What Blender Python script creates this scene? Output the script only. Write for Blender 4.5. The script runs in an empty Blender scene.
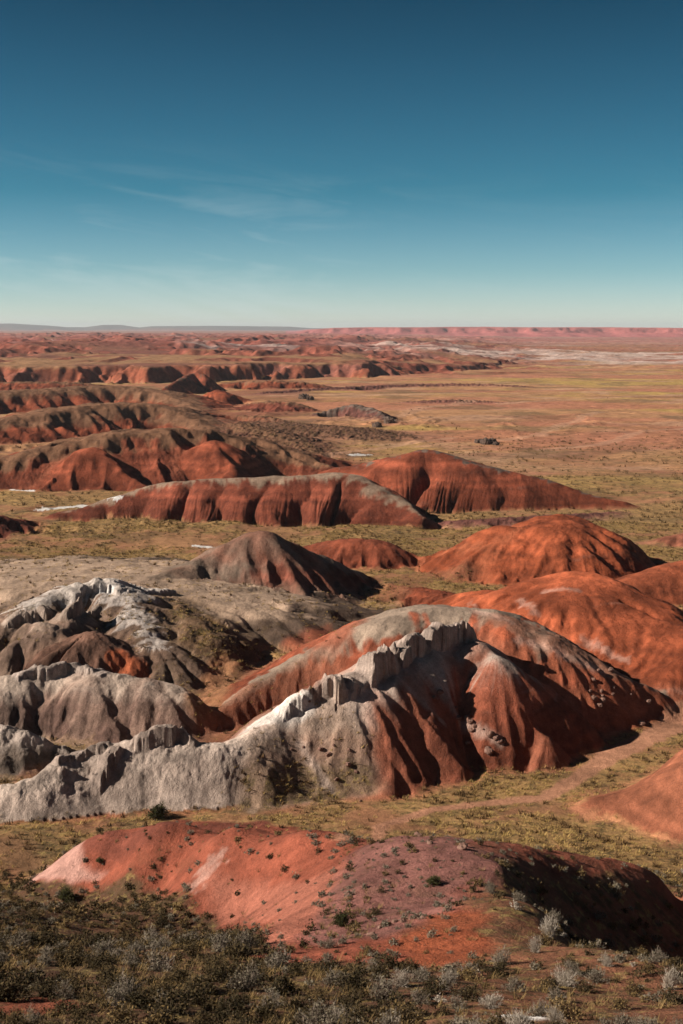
import bpy, bmesh, math, random
import numpy as np
from mathutils import Vector, Matrix, Euler
R = math.radians
scene = bpy.context.scene
C = scene.collection

# ------------------------------------------------------------------ camera, sky, sun, exposure
CAM_H, F = 52.0, 1236.0
PITCH = math.atan(183.5 / F)
cam_d = bpy.data.cameras.new('camera')
cam = bpy.data.objects.new('camera', cam_d); C.objects.link(cam)
cam.location = (0, 0, CAM_H)
cam.rotation_euler = (R(90) - PITCH, 0, 0)
cam_d.sensor_fit = 'VERTICAL'; cam_d.sensor_height = 36.0
cam_d.lens = 36.0 * F / 1024.0
cam_d.clip_start = 0.5; cam_d.clip_end = 90000
cam_d.dof.use_dof = True; cam_d.dof.focus_distance = 190; cam_d.dof.aperture_fstop = 1.6
scene.camera = cam

SUN_EL, SUN_AZ = R(30.0), R(-95.0)            # azimuth from +Y towards +X
world = bpy.data.worlds.new('World'); scene.world = world; world.use_nodes = True
wn, wl = world.node_tree.nodes, world.node_tree.links
wn.clear()
w_out = wn.new('ShaderNodeOutputWorld'); w_bg = wn.new('ShaderNodeBackground')
sky = wn.new('ShaderNodeTexSky'); sky.sky_type = 'NISHITA'; sky.sun_disc = False
sky.sun_elevation = SUN_EL; sky.sun_rotation = SUN_AZ
sky.altitude = 1700; sky.air_density = 1.0; sky.dust_density = 0.6; sky.ozone_density = 2.0
tint = wn.new('ShaderNodeMix'); tint.data_type = 'RGBA'; tint.blend_type = 'MULTIPLY'
tint.inputs['Factor'].default_value = 1.0
tcs = wn.new('ShaderNodeTexCoord'); sps = wn.new('ShaderNodeSeparateXYZ'); ramp = wn.new('ShaderNodeValToRGB')
wl.new(tcs.outputs['Generated'], sps.inputs[0]); wl.new(sps.outputs['Z'], ramp.inputs[0]); wl.new(ramp.outputs[0], tint.inputs['B'])
el = ramp.color_ramp.elements
el[0].position = 0.0; el[0].color = (1.12, 1.18, 1.30, 1); el[1].position = .5; el[1].color = (.025, .09, .11, 1)
for p_, c_ in ((.045, (.58, .84, .92, 1)), (.105, (.18, .54, .60, 1)), (.24, (.062, .26, .30, 1))):
    e_ = el.new(p_); e_.color = c_
wl.new(sky.outputs[0], tint.inputs['A'])
# thin cirrus streaks
tc = wn.new('ShaderNodeTexCoord')
mp = wn.new('ShaderNodeMapping'); mp.inputs['Location'].default_value = (1.37, .42, .3); mp.inputs['Rotation'].default_value = (0, 0, 0); mp.inputs['Scale'].default_value = (2.2, 1.0, 15.0)
nz = wn.new('ShaderNodeTexNoise'); nz.inputs['Scale'].default_value = 2.6; nz.inputs['Detail'].default_value = 9; nz.inputs['Roughness'].default_value = 0.62; nz.inputs['Distortion'].default_value = 0.7
rp = wn.new('ShaderNodeMapRange'); rp.inputs['From Min'].default_value = 0.50; rp.inputs['From Max'].default_value = 0.80
sep = wn.new('ShaderNodeSeparateXYZ')
band = wn.new('ShaderNodeMapRange'); band.interpolation_type = 'SMOOTHSTEP'
band.inputs['From Min'].default_value = 0.16; band.inputs['From Max'].default_value = 0.03; band.inputs['To Min'].default_value = 0.0; band.inputs['To Max'].default_value = 0.45
mul = wn.new('ShaderNodeMath'); mul.operation = 'MULTIPLY'
cmix = wn.new('ShaderNodeMix'); cmix.data_type = 'RGBA'; cmix.inputs['B'].default_value = (6.6, 7.6, 7.6, 1)
mp0 = wn.new('ShaderNodeMapping'); mp0.inputs['Rotation'].default_value = (0, R(-9), 0); wl.new(tc.outputs['Generated'], mp0.inputs[0]); wl.new(mp0.outputs[0], mp.inputs[0]); wl.new(mp.outputs[0], nz.inputs['Vector']); wl.new(nz.outputs['Fac'], rp.inputs['Value'])
wl.new(tc.outputs['Generated'], sep.inputs[0]); wl.new(sep.outputs['Z'], band.inputs['Value'])
side = wn.new('ShaderNodeMapRange'); side.interpolation_type = 'SMOOTHSTEP'; side.inputs['From Min'].default_value = -.12; side.inputs['From Max'].default_value = .16; side.inputs['To Min'].default_value = 1.0; side.inputs['To Max'].default_value = .22
mul2 = wn.new('ShaderNodeMath'); mul2.operation = 'MULTIPLY'; wl.new(sep.outputs['X'], side.inputs['Value'])
wl.new(rp.outputs[0], mul.inputs[0]); wl.new(band.outputs[0], mul.inputs[1]); wl.new(mul.outputs[0], mul2.inputs[0]); wl.new(side.outputs[0], mul2.inputs[1]); wl.new(mul2.outputs[0], cmix.inputs['Factor'])
wl.new(tint.outputs['Result'], cmix.inputs['A']); wl.new(cmix.outputs['Result'], w_bg.inputs['Color'])
w_bg.inputs['Strength'].default_value = 0.051
wl.new(w_bg.outputs[0], w_out.inputs['Surface'])

sun_vec = Vector((math.sin(SUN_AZ) * math.cos(SUN_EL), math.cos(SUN_AZ) * math.cos(SUN_EL), math.sin(SUN_EL)))
sd = bpy.data.lights.new('sun', 'SUN'); sd.energy = 4.6; sd.angle = R(0.53); sd.color = (1.0, 0.88, 0.73)
sun = bpy.data.objects.new('sun', sd); C.objects.link(sun)
sun.rotation_euler = sun_vec.to_track_quat('Z', 'Y').to_euler(); sun.location = sun_vec * 300

scene.view_settings.view_transform = 'Standard'; scene.view_settings.look = 'None'
scene.view_settings.exposure = 0.92; scene.view_settings.gamma = 1.0

# ------------------------------------------------------------------ helpers: noise and projection
_GA = np.random.RandomState(5).rand(4096) * 2 * math.pi
_GX, _GY = np.cos(_GA).astype(np.float32), np.sin(_GA).astype(np.float32)
def _hash(ix, iy, seed):
    h = ix * np.uint32(374761393) + iy * np.uint32(668265263) + np.uint32((seed * 1274126177) & 0xFFFFFFFF)
    h = (h ^ (h >> np.uint32(13))) * np.uint32(1274126177)
    return (h ^ (h >> np.uint32(16))) & np.uint32(4095)
def noise(x, y, seed=0):
    x = np.asarray(x, np.float32); y = np.asarray(y, np.float32)
    x0 = np.floor(x); y0 = np.floor(y); fx = x - x0; fy = y - y0
    ix = x0.astype(np.int32).view(np.uint32); iy = y0.astype(np.int32).view(np.uint32); o = np.uint32(1)
    u = fx * fx * fx * (fx * (fx * 6 - 15) + 10); v = fy * fy * fy * (fy * (fy * 6 - 15) + 10)
    def g(jx, jy, dx, dy):
        h = _hash(jx, jy, seed); return _GX[h] * dx + _GY[h] * dy
    a = g(ix, iy, fx, fy); b = g(ix + o, iy, fx - 1, fy); c = g(ix, iy + o, fx, fy - 1); d = g(ix + o, iy + o, fx - 1, fy - 1)
    return 1.5 * ((a + u * (b - a)) + v * ((c + u * (d - c)) - (a + u * (b - a))))
def fbm(x, y, octv=4, seed=0, gain=0.5, lac=2.03):
    s = 0; a = 1; t = 0
    for o in range(octv):
        s = s + a * noise(x, y, seed + o * 17); t += a; a *= gain; x = x * lac + 3.1; y = y * lac - 1.7
    return s / t * 1.3
def ridged(x, y, octv=4, seed=0, gain=0.5, lac=2.03):
    s = 0; a = 1; t = 0
    for o in range(octv):
        s = s + a * (1 - np.abs(noise(x, y, seed + o * 17)) * 1.6); t += a; a *= gain; x = x * lac + 3.1; y = y * lac - 1.7
    return s / t
def sstep(a, b, x):
    t = np.clip((x - a) / (b - a), 0, 1); return t * t * (3 - 2 * t)
def smax(a, b, k):
    h = np.clip(0.5 + 0.5 * (a - b) / k, 0, 1); return b + (a - b) * h + k * h * (1 - h)
cP, sP = math.cos(PITCH), math.sin(PITCH)
def ray(px, py):
    x = (px - 341.5) / F; v = -(py - 512.0) / F
    return np.array((x, cP + v * sP, -sP + v * cP))
def P(px, py, z):                 # the point at height z that the camera sees at (px, py)
    d = ray(px, py); t = (z - CAM_H) / d[2]
    return np.array((d[0] * t, d[1] * t, z))
def tanv(py):
    d = ray(341.5, py); return -d[2] / d[1]
def lerp3(a, b, m): return a + (b - a) * m[..., None]

# ------------------------------------------------------------------ terrain grid (polar, finer near the viewer)
th = list(np.arange(-19.0, 19.001, 0.042))
st = 0.06; a_ = 19.0
while a_ < 62:
    a_ += st; st = min(st * 1.09, 1.5); th.append(a_); th.insert(0, -a_)
TH = np.radians(np.array(th))
rr = [2.5]
while rr[-1] < 30000:
    r = rr[-1]
    q = .02 if r < 26 else .0034 if r < 60 else .0026 if r < 100 else .0020 if r < 300 else .0026 if r < 480 else .0032 if r < 1500 else .006 if r < 9000 else .012
    rr.append(r * (1 + q))
RR = np.array(rr)
NR, NT = len(RR), len(TH)
X = (RR[:, None] * np.sin(TH)[None, :]); Y = (RR[:, None] * np.cos(TH)[None, :])
D = np.broadcast_to(RR[:, None], X.shape)
PX = 341.5 + F * np.tan(TH) / cP * np.ones_like(X)      # rough bearing of a point, only used to vary the land from left to right
BEAR = np.degrees(np.broadcast_to(TH[None, :], X.shape))

# --- the viewer's slope, spur and shelf: thin plate through surveyed points
def line_z(py):
    t = tanv(py); d = 5.24 / (t - .43); return CAM_H - t * d
cp = []
for px in (-170, -60, 60, 160):
    for py in (1024, 985, 945, 908):
        cp.append(tuple(P(px, py, line_z(py))))
for px in (240, 330, 430, 520, 610, 683, 830):
    cp.append(tuple(P(px, 1024, 33.4)))
for px, py, z in ((240, 985, 29.2), (235, 945, 23),
    (-170, 880, 3.6), (-60, 880, 3.4), (-170, 845, 2), (-60, 845, 2), (20, 848, 2.2),
    (30, 880, 3.6), (60, 858, 6.0), (100, 838, 9.2), (160, 826, 11.8), (230, 828, 13.8), (300, 832, 16.3), (400, 838, 19), (480, 848, 20.6),
    (100, 884, 6.8), (160, 886, 8.6), (205, 910, 11.0), (250, 905, 12.4), (258, 932, 17.2),
    (345, 865, 18.2), (322, 900, 20.2), (302, 940, 23.5),
    (400, 950, 25), (400, 900, 21.6), (450, 900, 22.3), (482, 868, 21.6),
    (340, 1000, 31), (450, 985, 29.4), (520, 930, 24.6), (560, 955, 26.3), (683, 976, 27.6), (620, 990, 28.8), (683, 1000, 29.8),
    (500, 868, 21.5), (534, 904, 23.2), (598, 951, 26.0), (641, 962, 27.0),
    (605, 890, 11.0), (650, 906, 11.0), (700, 920, 11.5), (564, 868, 13.8), (615, 880, 11.8), (650, 892, 11.5), (683, 904, 11.5), (560, 850, 16.8), (520, 848, 19.0), (612, 862, 14.6), (655, 874, 13.8), (700, 882, 13.4),
    (830, 1000, 30), (830, 930, 18), (830, 880, 9), (830, 850, 2)):
    cp.append(tuple(P(px, py, z)))
for px, py, z in ((60, 858, 6.0), (100, 838, 9.2), (160, 826, 11.8), (230, 828, 13.8), (300, 832, 16.3), (400, 838, 19), (480, 848, 20.6), (520, 848, 19.0), (560, 850, 16.8), (612, 862, 14.6), (655, 874, 13.8), (700, 882, 13.4)):
    q = P(px, py, z); r_ = math.hypot(q[0], q[1])
    for e_, dz in ((7, 3.8), (16, 8.5)):
        if r_ + e_ < 114: cp.append((q[0] * (1 + e_ / r_), q[1] * (1 + e_ / r_), max(z - dz, 1.6)))
for x_, y_, z_ in ((8.6, 66.5, 21.5), (9.2, 58.3, 23.2), (10.3, 50, 26.0)):
    for e_, dz in ((2.5, 2.0), (5.5, 4.6), (9, 7.2), (15, 9.0)): cp.append((x_ + e_, y_ + e_ * .25, z_ - dz))
for x_ in (-75, -50, -25, 0, 25, 50, 75):
    cp.append((x_, 119, 1.4)); cp.append((x_, 136, 0.4))
for a in (-55, -30, 0, 30, 55):
    cp.append((12 * math.sin(R(a)), 12 * math.cos(R(a)), 42.0)); cp.append((3 * math.sin(R(a)), 3 * math.cos(R(a)), 47.5))
    cp.append((22 * math.sin(R(a)), 22 * math.cos(R(a)), 37.6))
cp = np.array(cp)
def tps(r2): return np.where(r2 > 1e-9, r2 * np.log(np.maximum(r2, 1e-9)), 0) * 0.5
n = len(cp)
A = np.zeros((n + 3, n + 3)); r2 = ((cp[:, None, :2] - cp[None, :, :2]) ** 2).sum(-1)
A[:n, :n] = tps(r2) + np.eye(n) * .4; A[:n, n] = 1; A[:n, n + 1:] = cp[:, :2]; A[n, :n] = 1; A[n + 1:, :n] = cp[:, :2].T
sol = np.linalg.solve(A, np.concatenate([cp[:, 2], [0, 0, 0]]))
nearN = int(np.searchsorted(RR, 142))
xs, ys = X[:nearN], Y[:nearN]
fg = sol[n] + sol[n + 1] * xs + sol[n + 2] * ys
for i in range(n): fg = fg + sol[i] * tps((xs - cp[i, 0]) ** 2 + (ys - cp[i, 1]) ** 2)
fg = np.where(BEAR[:nearN] < -24, np.minimum(fg, np.maximum(46.7 - .43 * D[:nearN], 1.5)), fg)

# --- valley floor, far plain, dissected plateau, mesas
Z = 0.9 * fbm(X / 60, Y / 60, 4, 5) + 0.16 * fbm(X / 9, Y / 9, 3, 9)
Z += sstep(350, 900, D) * (2.0 + 1.6 * fbm(X / 260, Y / 180, 4, 15)) + sstep(260, 380, D) * sstep(950, 600, D) * 4.5 * np.clip(ridged(X / 45, Y / 60, 4, 16, .6) - .58, 0, 1) * sstep(-.3, .3, fbm(X / 140, Y / 160, 3, 17))
fgw = 1 - sstep(118, 138, D[:nearN])
near_n = 0.22 * fbm(xs / 5, ys / 5, 4, 21) + 0.05 * fbm(xs / 1.1, ys / 1.1, 3, 22) + 0.35 * fbm(xs / 16, ys / 16, 2, 24)
Z[:nearN] = Z[:nearN] * (1 - fgw) + (fg + near_n) * fgw
ID = np.zeros(X.shape, np.int16)
HOBJ = [('ground', 'grassy valley floor and red desert plain running out to the horizon', 'ground')]

# base colours
RED = np.array((.245, .064, .033)); DRED = np.array((.16, .046, .03)); ORANGE = np.array((.34, .095, .045)); PINK = np.array((.40, .155, .115))
MAUVE = np.array((.24, .098, .08)); GREY = np.array((.235, .185, .155)); WHITE = np.array((.47, .41, .385)); OLIVE = np.array((.20, .135, .045))
SOIL = np.array((.135, .062, .035)); TAN = np.array((.30, .165, .085)); SNOW = np.array((.60, .58, .58)); BROWN = np.array((.12, .07, .05)); DGREY = np.array((.125, .09, .075))
n1 = fbm(X / 40, Y / 40, 5, 31); n2 = fbm(X / 7, Y / 7, 4, 32); n3 = fbm(X / 300, Y / 160, 5, 33); n4 = fbm(X / 1.6, Y / 1.6, 3, 34)
VEG = np.clip(.14 + .88 * sstep(-.48, .08, n1 + .7 * n2), 0, 1)
COL = lerp3(np.broadcast_to(np.array((.27, .125, .072)), X.shape + (3,)), np.array((.315, .20, .085)), VEG * .8)
COL = lerp3(COL, TAN, sstep(.1, .5, -n1 + .4 * n2) * .7 * sstep(110, 135, D))
COL = lerp3(COL, np.array((.13, .085, .045)), sstep(.15, .5, fbm(X / 22, Y / 15, 4, 38)) * .55)
# far plain: tan, straw and pink bands
farw = sstep(330, 520, D)
plain = lerp3(np.broadcast_to(np.array((.36, .19, .10)), X.shape + (3,)), np.array((.37, .24, .085)), sstep(-.1, .25, n3 + .35 * n1))
plain = lerp3(plain, np.array((.40, .24, .16)), sstep(.12, .3, fbm(X / 110, Y / 70, 5, 135, .6)) * .7)
plain = lerp3(plain, np.array((.21, .095, .06)), sstep(.12, .35, fbm(X / 160, Y / 60, 5, 136, .6)) * .7)
plain = lerp3(plain, np.array((.36, .15, .095)), sstep(-.08, .25, fbm(X / 420, Y / 110, 5, 35)) * .85)
plain = lerp3(plain, np.array((.15, .10, .055)), sstep(.1, .45, fbm(X / 70, Y / 60, 5, 36, .6)) * .6)
plain = lerp3(plain, np.array((.22, .085, .055)), sstep(.5, -3, BEAR) * sstep(.0, .4, fbm(X / 120, Y / 80, 5, 37)) * .8)
COL = lerp3(COL, plain, farw)
VEG = VEG * (1 - farw * .45)

# ------------------------------------------------------------------ hills
def crest_line(pts, s, zb):
    out = []
    for p in pts:
        px, py, yf = p[:3]
        if yf is None: z = p[3]
        else:
            tc_, Df = tanv(py), (CAM_H - zb) / tanv(yf)
            z = zb + s * ((CAM_H - zb) / tc_ - Df) / (1 + s / tc_)
        out.append(P(px, py, z))
    out = np.array(out)
    for _ in range(2):
        q = [out[0]]
        for a, b in zip(out[:-1], out[1:]): q += [a * .75 + b * .25, a * .25 + b * .75]
        q.append(out[-1]); out = np.array(q)
    return out
def hill(name, label, pts, s=.55, sb=.5, zb=0.0, k=1.5, rib=(9, .45), seed=1, cap=None, capcol=None, low=None, band=0.0, veg=0.0, rough=.25, wob=1.0, streak=.5, kk=1.15, cat='hill', topflat=0.0, spur=False, bw=1.45, fine=.17):
    global Z, COL, VEG, ID
    if spur:                                               # a spur sinks evenly from its parent crest
        q = [pts[0]]
        for p_ in pts[1:]:
            A_ = P(q[-1][0], q[-1][1], q[-1][3]); zc = A_[2]; m_ = .84 * s
            while zc > -1.0:
                B_ = P(p_[0], p_[1], zc)
                if A_[2] - zc >= m_ * math.hypot(B_[0] - A_[0], B_[1] - A_[1]): break
                zc -= .05
            q.append((p_[0], p_[1], None, max(zc, .3)))
        pts = q
    L = crest_line(pts, s, zb)
    hmax = L[:, 2].max() - zb; W = hmax / min(s, sb) * bw + 6
    sel = np.nonzero((X > L[:, 0].min() - W) & (X < L[:, 0].max() + W) & (Y > L[:, 1].min() - W) & (Y < L[:, 1].max() + W))
    x, y = X[sel], Y[sel]
    sc = max(hmax, 3.0)
    wx = x + wob * sc * .14 * noise(x / sc / 1.1, y / sc / 1.1, seed + 3); wy = y + wob * sc * .14 * noise(x / sc / 1.1, y / sc / 1.1, seed + 4)
    best = np.full(x.shape, 1e18); S = np.zeros_like(x); ZC = np.zeros_like(x); SIDE = np.zeros_like(x); OV = np.zeros_like(x)
    s0 = 0; m = len(L) - 1
    for i in range(m):
        a, b = L[i], L[i + 1]; dx, dy = b[0] - a[0], b[1] - a[1]; ll = math.hypot(dx, dy) + 1e-6
        tr = ((wx - a[0]) * dx + (wy - a[1]) * dy) / ll
        t = np.clip(tr, 0, ll); ex, ey = wx - a[0] - t * dx / ll, wy - a[1] - t * dy / ll
        d2 = ex * ex + ey * ey; b_ = d2 < best
        best = np.where(b_, d2, best); S = np.where(b_, s0 + t, S); ZC = np.where(b_, a[2] + (b[2] - a[2]) * t / ll, ZC)
        SIDE = np.where(b_, (dx * ey - dy * ex) / ll, SIDE)
        if i == 0: OV = np.where(b_, np.minimum(tr, 0), OV)
        elif i == m - 1: OV = np.where(b_, np.maximum(tr - ll, 0), OV)
        else: OV = np.where(b_, 0, OV)
        s0 += ll
    d = np.sqrt(best)
    wS = np.zeros_like(x); aS = np.zeros_like(x); aZ = np.zeros_like(x); s0 = 0
    for i in range(m):                                     # soften the seam where two stretches of crest are equally near
        a, b = L[i], L[i + 1]; dx, dy = b[0] - a[0], b[1] - a[1]; ll = math.hypot(dx, dy) + 1e-6
        t = np.clip(((wx - a[0]) * dx + (wy - a[1]) * dy) / ll, 0, ll); di = np.hypot(wx - a[0] - t * dx / ll, wy - a[1] - t * dy / ll)
        wi = np.exp(-np.minimum((di - d) / (.07 * sc), 30.0)); wS += wi; aS += wi * (s0 + t); aZ += wi * (a[2] + (b[2] - a[2]) * t / ll); s0 += ll
    S = aS / wS; ZC = aZ / wS
    h = np.maximum(ZC - zb, .2)
    fr = np.where(d > 1e-6, SIDE / np.maximum(d, 1e-6), 0)           # -1 front (towards the viewer for left-to-right crests) .. +1 back
    w = h / (s + (sb - s) * (fr * .5 + .5))
    ang = np.arctan2(OV, np.abs(SIDE) + .05)
    SS = S + ang * w * .8 + np.where(fr > 0, 531.0, 0)
    if OV is not None:
        SS = np.where(np.abs(OV) > .05, S + ang * w * .8, SS)
    t0 = d / w
    per = rib[0]
    ph = SS / per + .55 * noise(SS / per / 1.7, d / sc * .4, seed + 5) + .12 * noise(x / sc * 2, y / sc * 2, seed + 7)
    b1 = np.abs(np.sin(math.pi * ph))
    b2 = np.clip(np.abs(noise(SS / per * 2.6, d / sc * .45, seed + 6)) * 2.2, 0, 1)
    b3 = np.clip(np.abs(noise(SS / 1.7 + x * .2, d / sc * .9, seed + 8)) * 2.2, 0, 1)
    amp = rib[1] * (.5 + .7 * noise(SS / per / 2.3, 0 * SS, seed + 9) ** 2 * 3)
    if spur: amp = amp * sstep(.08, .5, S / s0)
    tt = t0 * (1 + amp * ((1 - b1) ** 1.5 * .8 + (1 - b2) ** 1.6 * fine * sstep(.15, .6, t0) + (1 - b3) ** 2 * .05 * sstep(.2, .7, t0)))
    if topflat: tt = np.maximum(tt - topflat, 0) / (1 - topflat)
    tq = np.sqrt(tt * tt + .0040)-.035
    zh = zb + h * (1 - np.maximum(tq, 0) ** k)
    zh += rough * (.8 * fbm(x / sc * 1.5, y / sc * 1.5, 5, seed + 11, .55) * sstep(1.3, .6, t0))
    zh = np.maximum(zh, zb - 4)
    zo = Z[sel]; zn = smax(zh, zo, kk)
    win = zh > zo + .05
    Z[sel] = zn
    if not spur: HOBJ.append((name, label, cat))
    ID[sel] = np.where(win, spur or len(HOBJ) - 1, ID[sel])
    wgt = sstep(-.3, .6, zh - zo + .55 * noise(x / 2.3, y / 2.3, seed + 21) + .3 * noise(x / .7, y / .7, seed + 22) * (sc < 20))
    fan = sstep(-2.6, .1, zh - zo + 1.1 * noise(x / 5, y / 5, seed + 23) + .5 * noise(x / 1.6, y / 1.6, seed + 24)) * (1 - wgt) * .62
    COL[sel] = COL[sel] + (np.array(low if low is not None else RED) * 1.12 + np.array((.035, .03, .02)) - COL[sel]) * fan[..., None]; VEG[sel] = VEG[sel] * (1 - .8 * fan)
    rel = np.clip((zn - zb) / np.maximum(h if not spur else L[0, 2] - zb, .5), 0, 1.2)
    nn = fbm(SS / per * 3.3, d / sc * 1.4, 4, seed + 12); ns = fbm(SS / per * 11, d / sc * .9, 3, seed + 13); nb = fbm(x / sc * 2, y / sc * 2, 4, seed + 14)
    c0 = np.array(low if low is not None else RED)
    c = np.broadcast_to(c0, x.shape + (3,)).copy()
    c *= (1 + streak * .45 * ns + .22 * nb)[..., None]
    zz = zn + .35 * nb + .25 * noise(x / 14, y / 14, 902)
    strat = np.sin(zz * 2.6 + 1.3 * np.sin(zz * .9)) * .5 + .5
    lay = noise(zz * .55, zz * 0 + .37, 900) + .6 * noise(zz * 1.7, zz * 0 + 4.37, 901)
    c *= (1 + .42 * lay)[..., None]
    c *= (1 - .22 * strat)[..., None]
    if cap:
        m_ = sstep(cap[0] + .06, cap[1] - .06, rel + .20 * nn + .07 * ns + .05 * lay)
        cc = np.array(capcol if capcol is not None else GREY) * (1 + .25 * nb + .18 * ns)[..., None]
        c = c + (cc - c) * m_[..., None]
    if band:                                               # pale salt bands along the strata
        bz = sstep(.86, .98, strat) * sstep(.12, .5, fbm(SS / per * 1.4, zz * .9, 4, seed + 15)) * band
        c = lerp3(c, np.array((.50, .33, .28)), np.clip(bz, 0, 1))
    c = np.clip(c, .01, .9)
    COL[sel] = lerp3(COL[sel], c, wgt) if False else COL[sel] + (c - COL[sel]) * wgt[..., None]
    VEG[sel] = VEG[sel] * (1 - wgt) + wgt * np.clip(veg * sstep(-.3, .3, nb) * 1.0, 0, 1)
    return spur or len(HOBJ) - 1

# the row of red bluffs and the plateau behind it, then the far red badlands
dE = np.interp(BEAR, [-62, -15.4, -9, -3, 2.0, 5.5, 7.5, 10, 62], [1150, 1190, 1180, 1240, 1320, 1420, 1700, 2300, 2400])
wobE = 85 * ridged(X / 170, Y / 230, 4, 41, .6) + 45 * fbm(X / 55, Y / 60, 4, 42)
sdE = D - dE - 50 + wobE
ribE = np.abs(np.sin(X / 22 + 2 * noise(X / 60, Y / 60, 43)))
hE = np.interp(BEAR, [-62, -3, 3.0, 6.5, 9, 62], [16, 16, 11, 5, 1.0, .6]) * np.clip(1 + .8 * fbm(X / 120, Y / 400, 3, 40) * sstep(-4, 3, BEAR), .15, 1.3)
prof = np.clip(sdE / (34 + 26 * (1 - ribE)), -.3, 1)
zE = Z * .0 + hE * (1 - (1 - np.clip(prof, 0, 1)) ** 1.5) + 1.2 * fbm(X / 30, Y / 30, 3, 44) * sstep(0, .3, prof)
mE = (D > 900)
# far badlands: ridged ground beyond 1.7 km on the left, thinning out to the right
bl = sstep(1330, 1650, D) * np.interp(BEAR, [-62, -4, 3, 8, 12, 62], [1, 1, .85, .6, .42, .35]) * (1 - sstep(7000, 9000, D) * .7)
tv_ = 3.2 * fbm(X / 900, Y / 620, 5, 48, .55) + D / 900.0 + 1.2 * ridged(X / 170, Y / 200, 4, 49, .55)
tfr = tv_ - np.floor(tv_); terr = np.floor(tv_) + sstep(.62, .95, tfr); tw_ = sstep(1250, 1500, D) * (1 - sstep(5200, 6500, D)) * np.interp(BEAR, [-62, -3, 2, 7, 10, 62], [1, 1, .85, .5, .18, .1])
terr = (terr - (3.2 * fbm(X / 900, Y / 620, 2, 48, .55) + D / 900.0)) * 8 * tw_
riser = sstep(.55, .68, tfr) * sstep(1.0, .93, tfr) * sstep(.05, .5, tw_)
rb = np.clip(ridged(X / 420, Y / 520, 5, 51, .55) - .52, 0, 1) * 2.4
zE = zE + bl * 12 * rb + np.clip(terr, -3, 16)
Z = np.where(mE, np.maximum(Z, Z * .3 + zE), Z)
fE = sstep(.02, .12, prof) * sstep(1.05, .75, prof) * sstep(1.5, 4, hE) * mE
cE = np.array((.20, .062, .036)) * (1 + .5 * fbm(X / 25, Y / 60, 3, 45))[..., None]
cE = lerp3(cE, MAUVE, sstep(.0, .5, fbm(X / 150, Y / 80, 3, 46)) * .6)
COL = lerp3(COL, cE, fE)
top = sstep(.75, 1.05, prof) * mE * sstep(2, 8, hE)
COL = lerp3(COL, lerp3(np.broadcast_to(np.array((.27, .15, .08)), X.shape + (3,)), np.array((.17, .07, .05)), sstep(-.1, .3, fbm(X / 260, Y / 200, 4, 47))), top)
cB = lerp3(np.broadcast_to(np.array((.165, .052, .042)), X.shape + (3,)), np.array((.29, .10, .08)), sstep(.2, .7, rb))
cB = lerp3(cB, np.array((.24, .15, .075)), sstep(.15, .45, fbm(X / 1500, Y / 520, 4, 52)) * .45)
cB = lerp3(cB, np.array((.40, .31, .29)), sstep(.32, .52, fbm(X / 700, Y / 420, 5, 53)) * .7)
COL = lerp3(COL, cB, np.clip(bl * 1.2, 0, 1) * sstep(1500, 2000, D))
COL = lerp3(COL, np.array((.19, .055, .038)) * (1 + .5 * fbm(X / 30, Y / 90, 3, 50))[..., None], riser * .9)
# pale strip of white badlands beyond the plain
wb = sstep(1700, 1900, D + 120 * fbm(X / 200, Y / 200, 3, 55)) * sstep(2750, 2450, D + 260 * fbm(X / 300, Y / 200, 3, 56)) * sstep(-1.5, 3, BEAR)
wb = wb * sstep(-.6, -.1, fbm(X / 420, Y / 130, 5, 57))
COL = lerp3(COL, np.array((.47, .36, .325)), wb * .9 * sstep(-.55, .1, fbm(X / 130, Y / 90, 5, 157)))
Z += wb * 5 * np.clip(ridged(X / 90, Y / 120, 3, 58) - .4, 0, 1)
wb2 = sstep(1750, 1900, D) * sstep(2250, 2050, D) * sstep(-8, -6.5, BEAR) * sstep(-1, -3, BEAR) * sstep(-.2, .2, fbm(X / 160, Y / 90, 4, 59))
COL = lerp3(COL, np.array((.40, .32, .30)), wb2 * .7)
far2 = sstep(3200, 4500, D)
COL = lerp3(COL, lerp3(np.broadcast_to(np.array((.32, .125, .105)), X.shape + (3,)), np.array((.33, .17, .14)), sstep(-.2, .3, fbm(X / 2500, Y / 900, 4, 60))), far2 * np.interp(BEAR, [-62, -3, 3, 62], [.25, .3, .8, .85]))
VEG = VEG * (1 - sstep(480, 700, D))
# the long red mesa on the right and far blue tablelands on the left
mz = np.interp(BEAR, [-62, -2.6, -1.6, -.4, 1.5, 13, 16, 62], [0, 0, 36, 55, 60, 57, 54, 50])
edge = 6700 + 700 * ridged(X / 2300, Y / 2000, 5, 61, .6) + 70 * fbm(X / 160, Y / 300, 3, 62)
mp_ = np.clip((D - edge) / 900, 0, 1)
zM = mz * (.42 * np.clip(mp_ / .55, 0, 1) + .58 * sstep(.55, .68, mp_)) + mz * .10 * fbm(X / 700, Y / 700, 5, 63, .6) * mp_
Z = np.where((mp_ > 0) & (mz > 0), np.maximum(Z, zM), Z)
mm = sstep(.01, .1, mp_) * (mz > 1)
cM = np.array((.37, .115, .11)) * (1 + .5 * fbm(X / 130, Y / 900, 3, 64))[..., None]
cM = lerp3(cM, np.array((.17, .06, .055)), sstep(.55, .6, mp_) * sstep(.72, .66, mp_) * .35)
COL = lerp3(COL, cM, mm)
ID[(mp_ > .02) & (mz > 6) & (D < 17000)] = len(HOBJ); HOBJ.append(('mesa', 'long low red mesa with a flat rim along the horizon', 'mesa'))
hT = 52 + np.interp(BEAR, [-62, -17, -14.8, -13.2, -12.4, -11.6, -10.8, -10, -9.2, -8.6, -6, -4.5, -2.4, -1.4, 62], [70, 84, 84, 50, 24, 22, 62, 62, 18, 40, 46, 42, 34, 6, 0])
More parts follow.
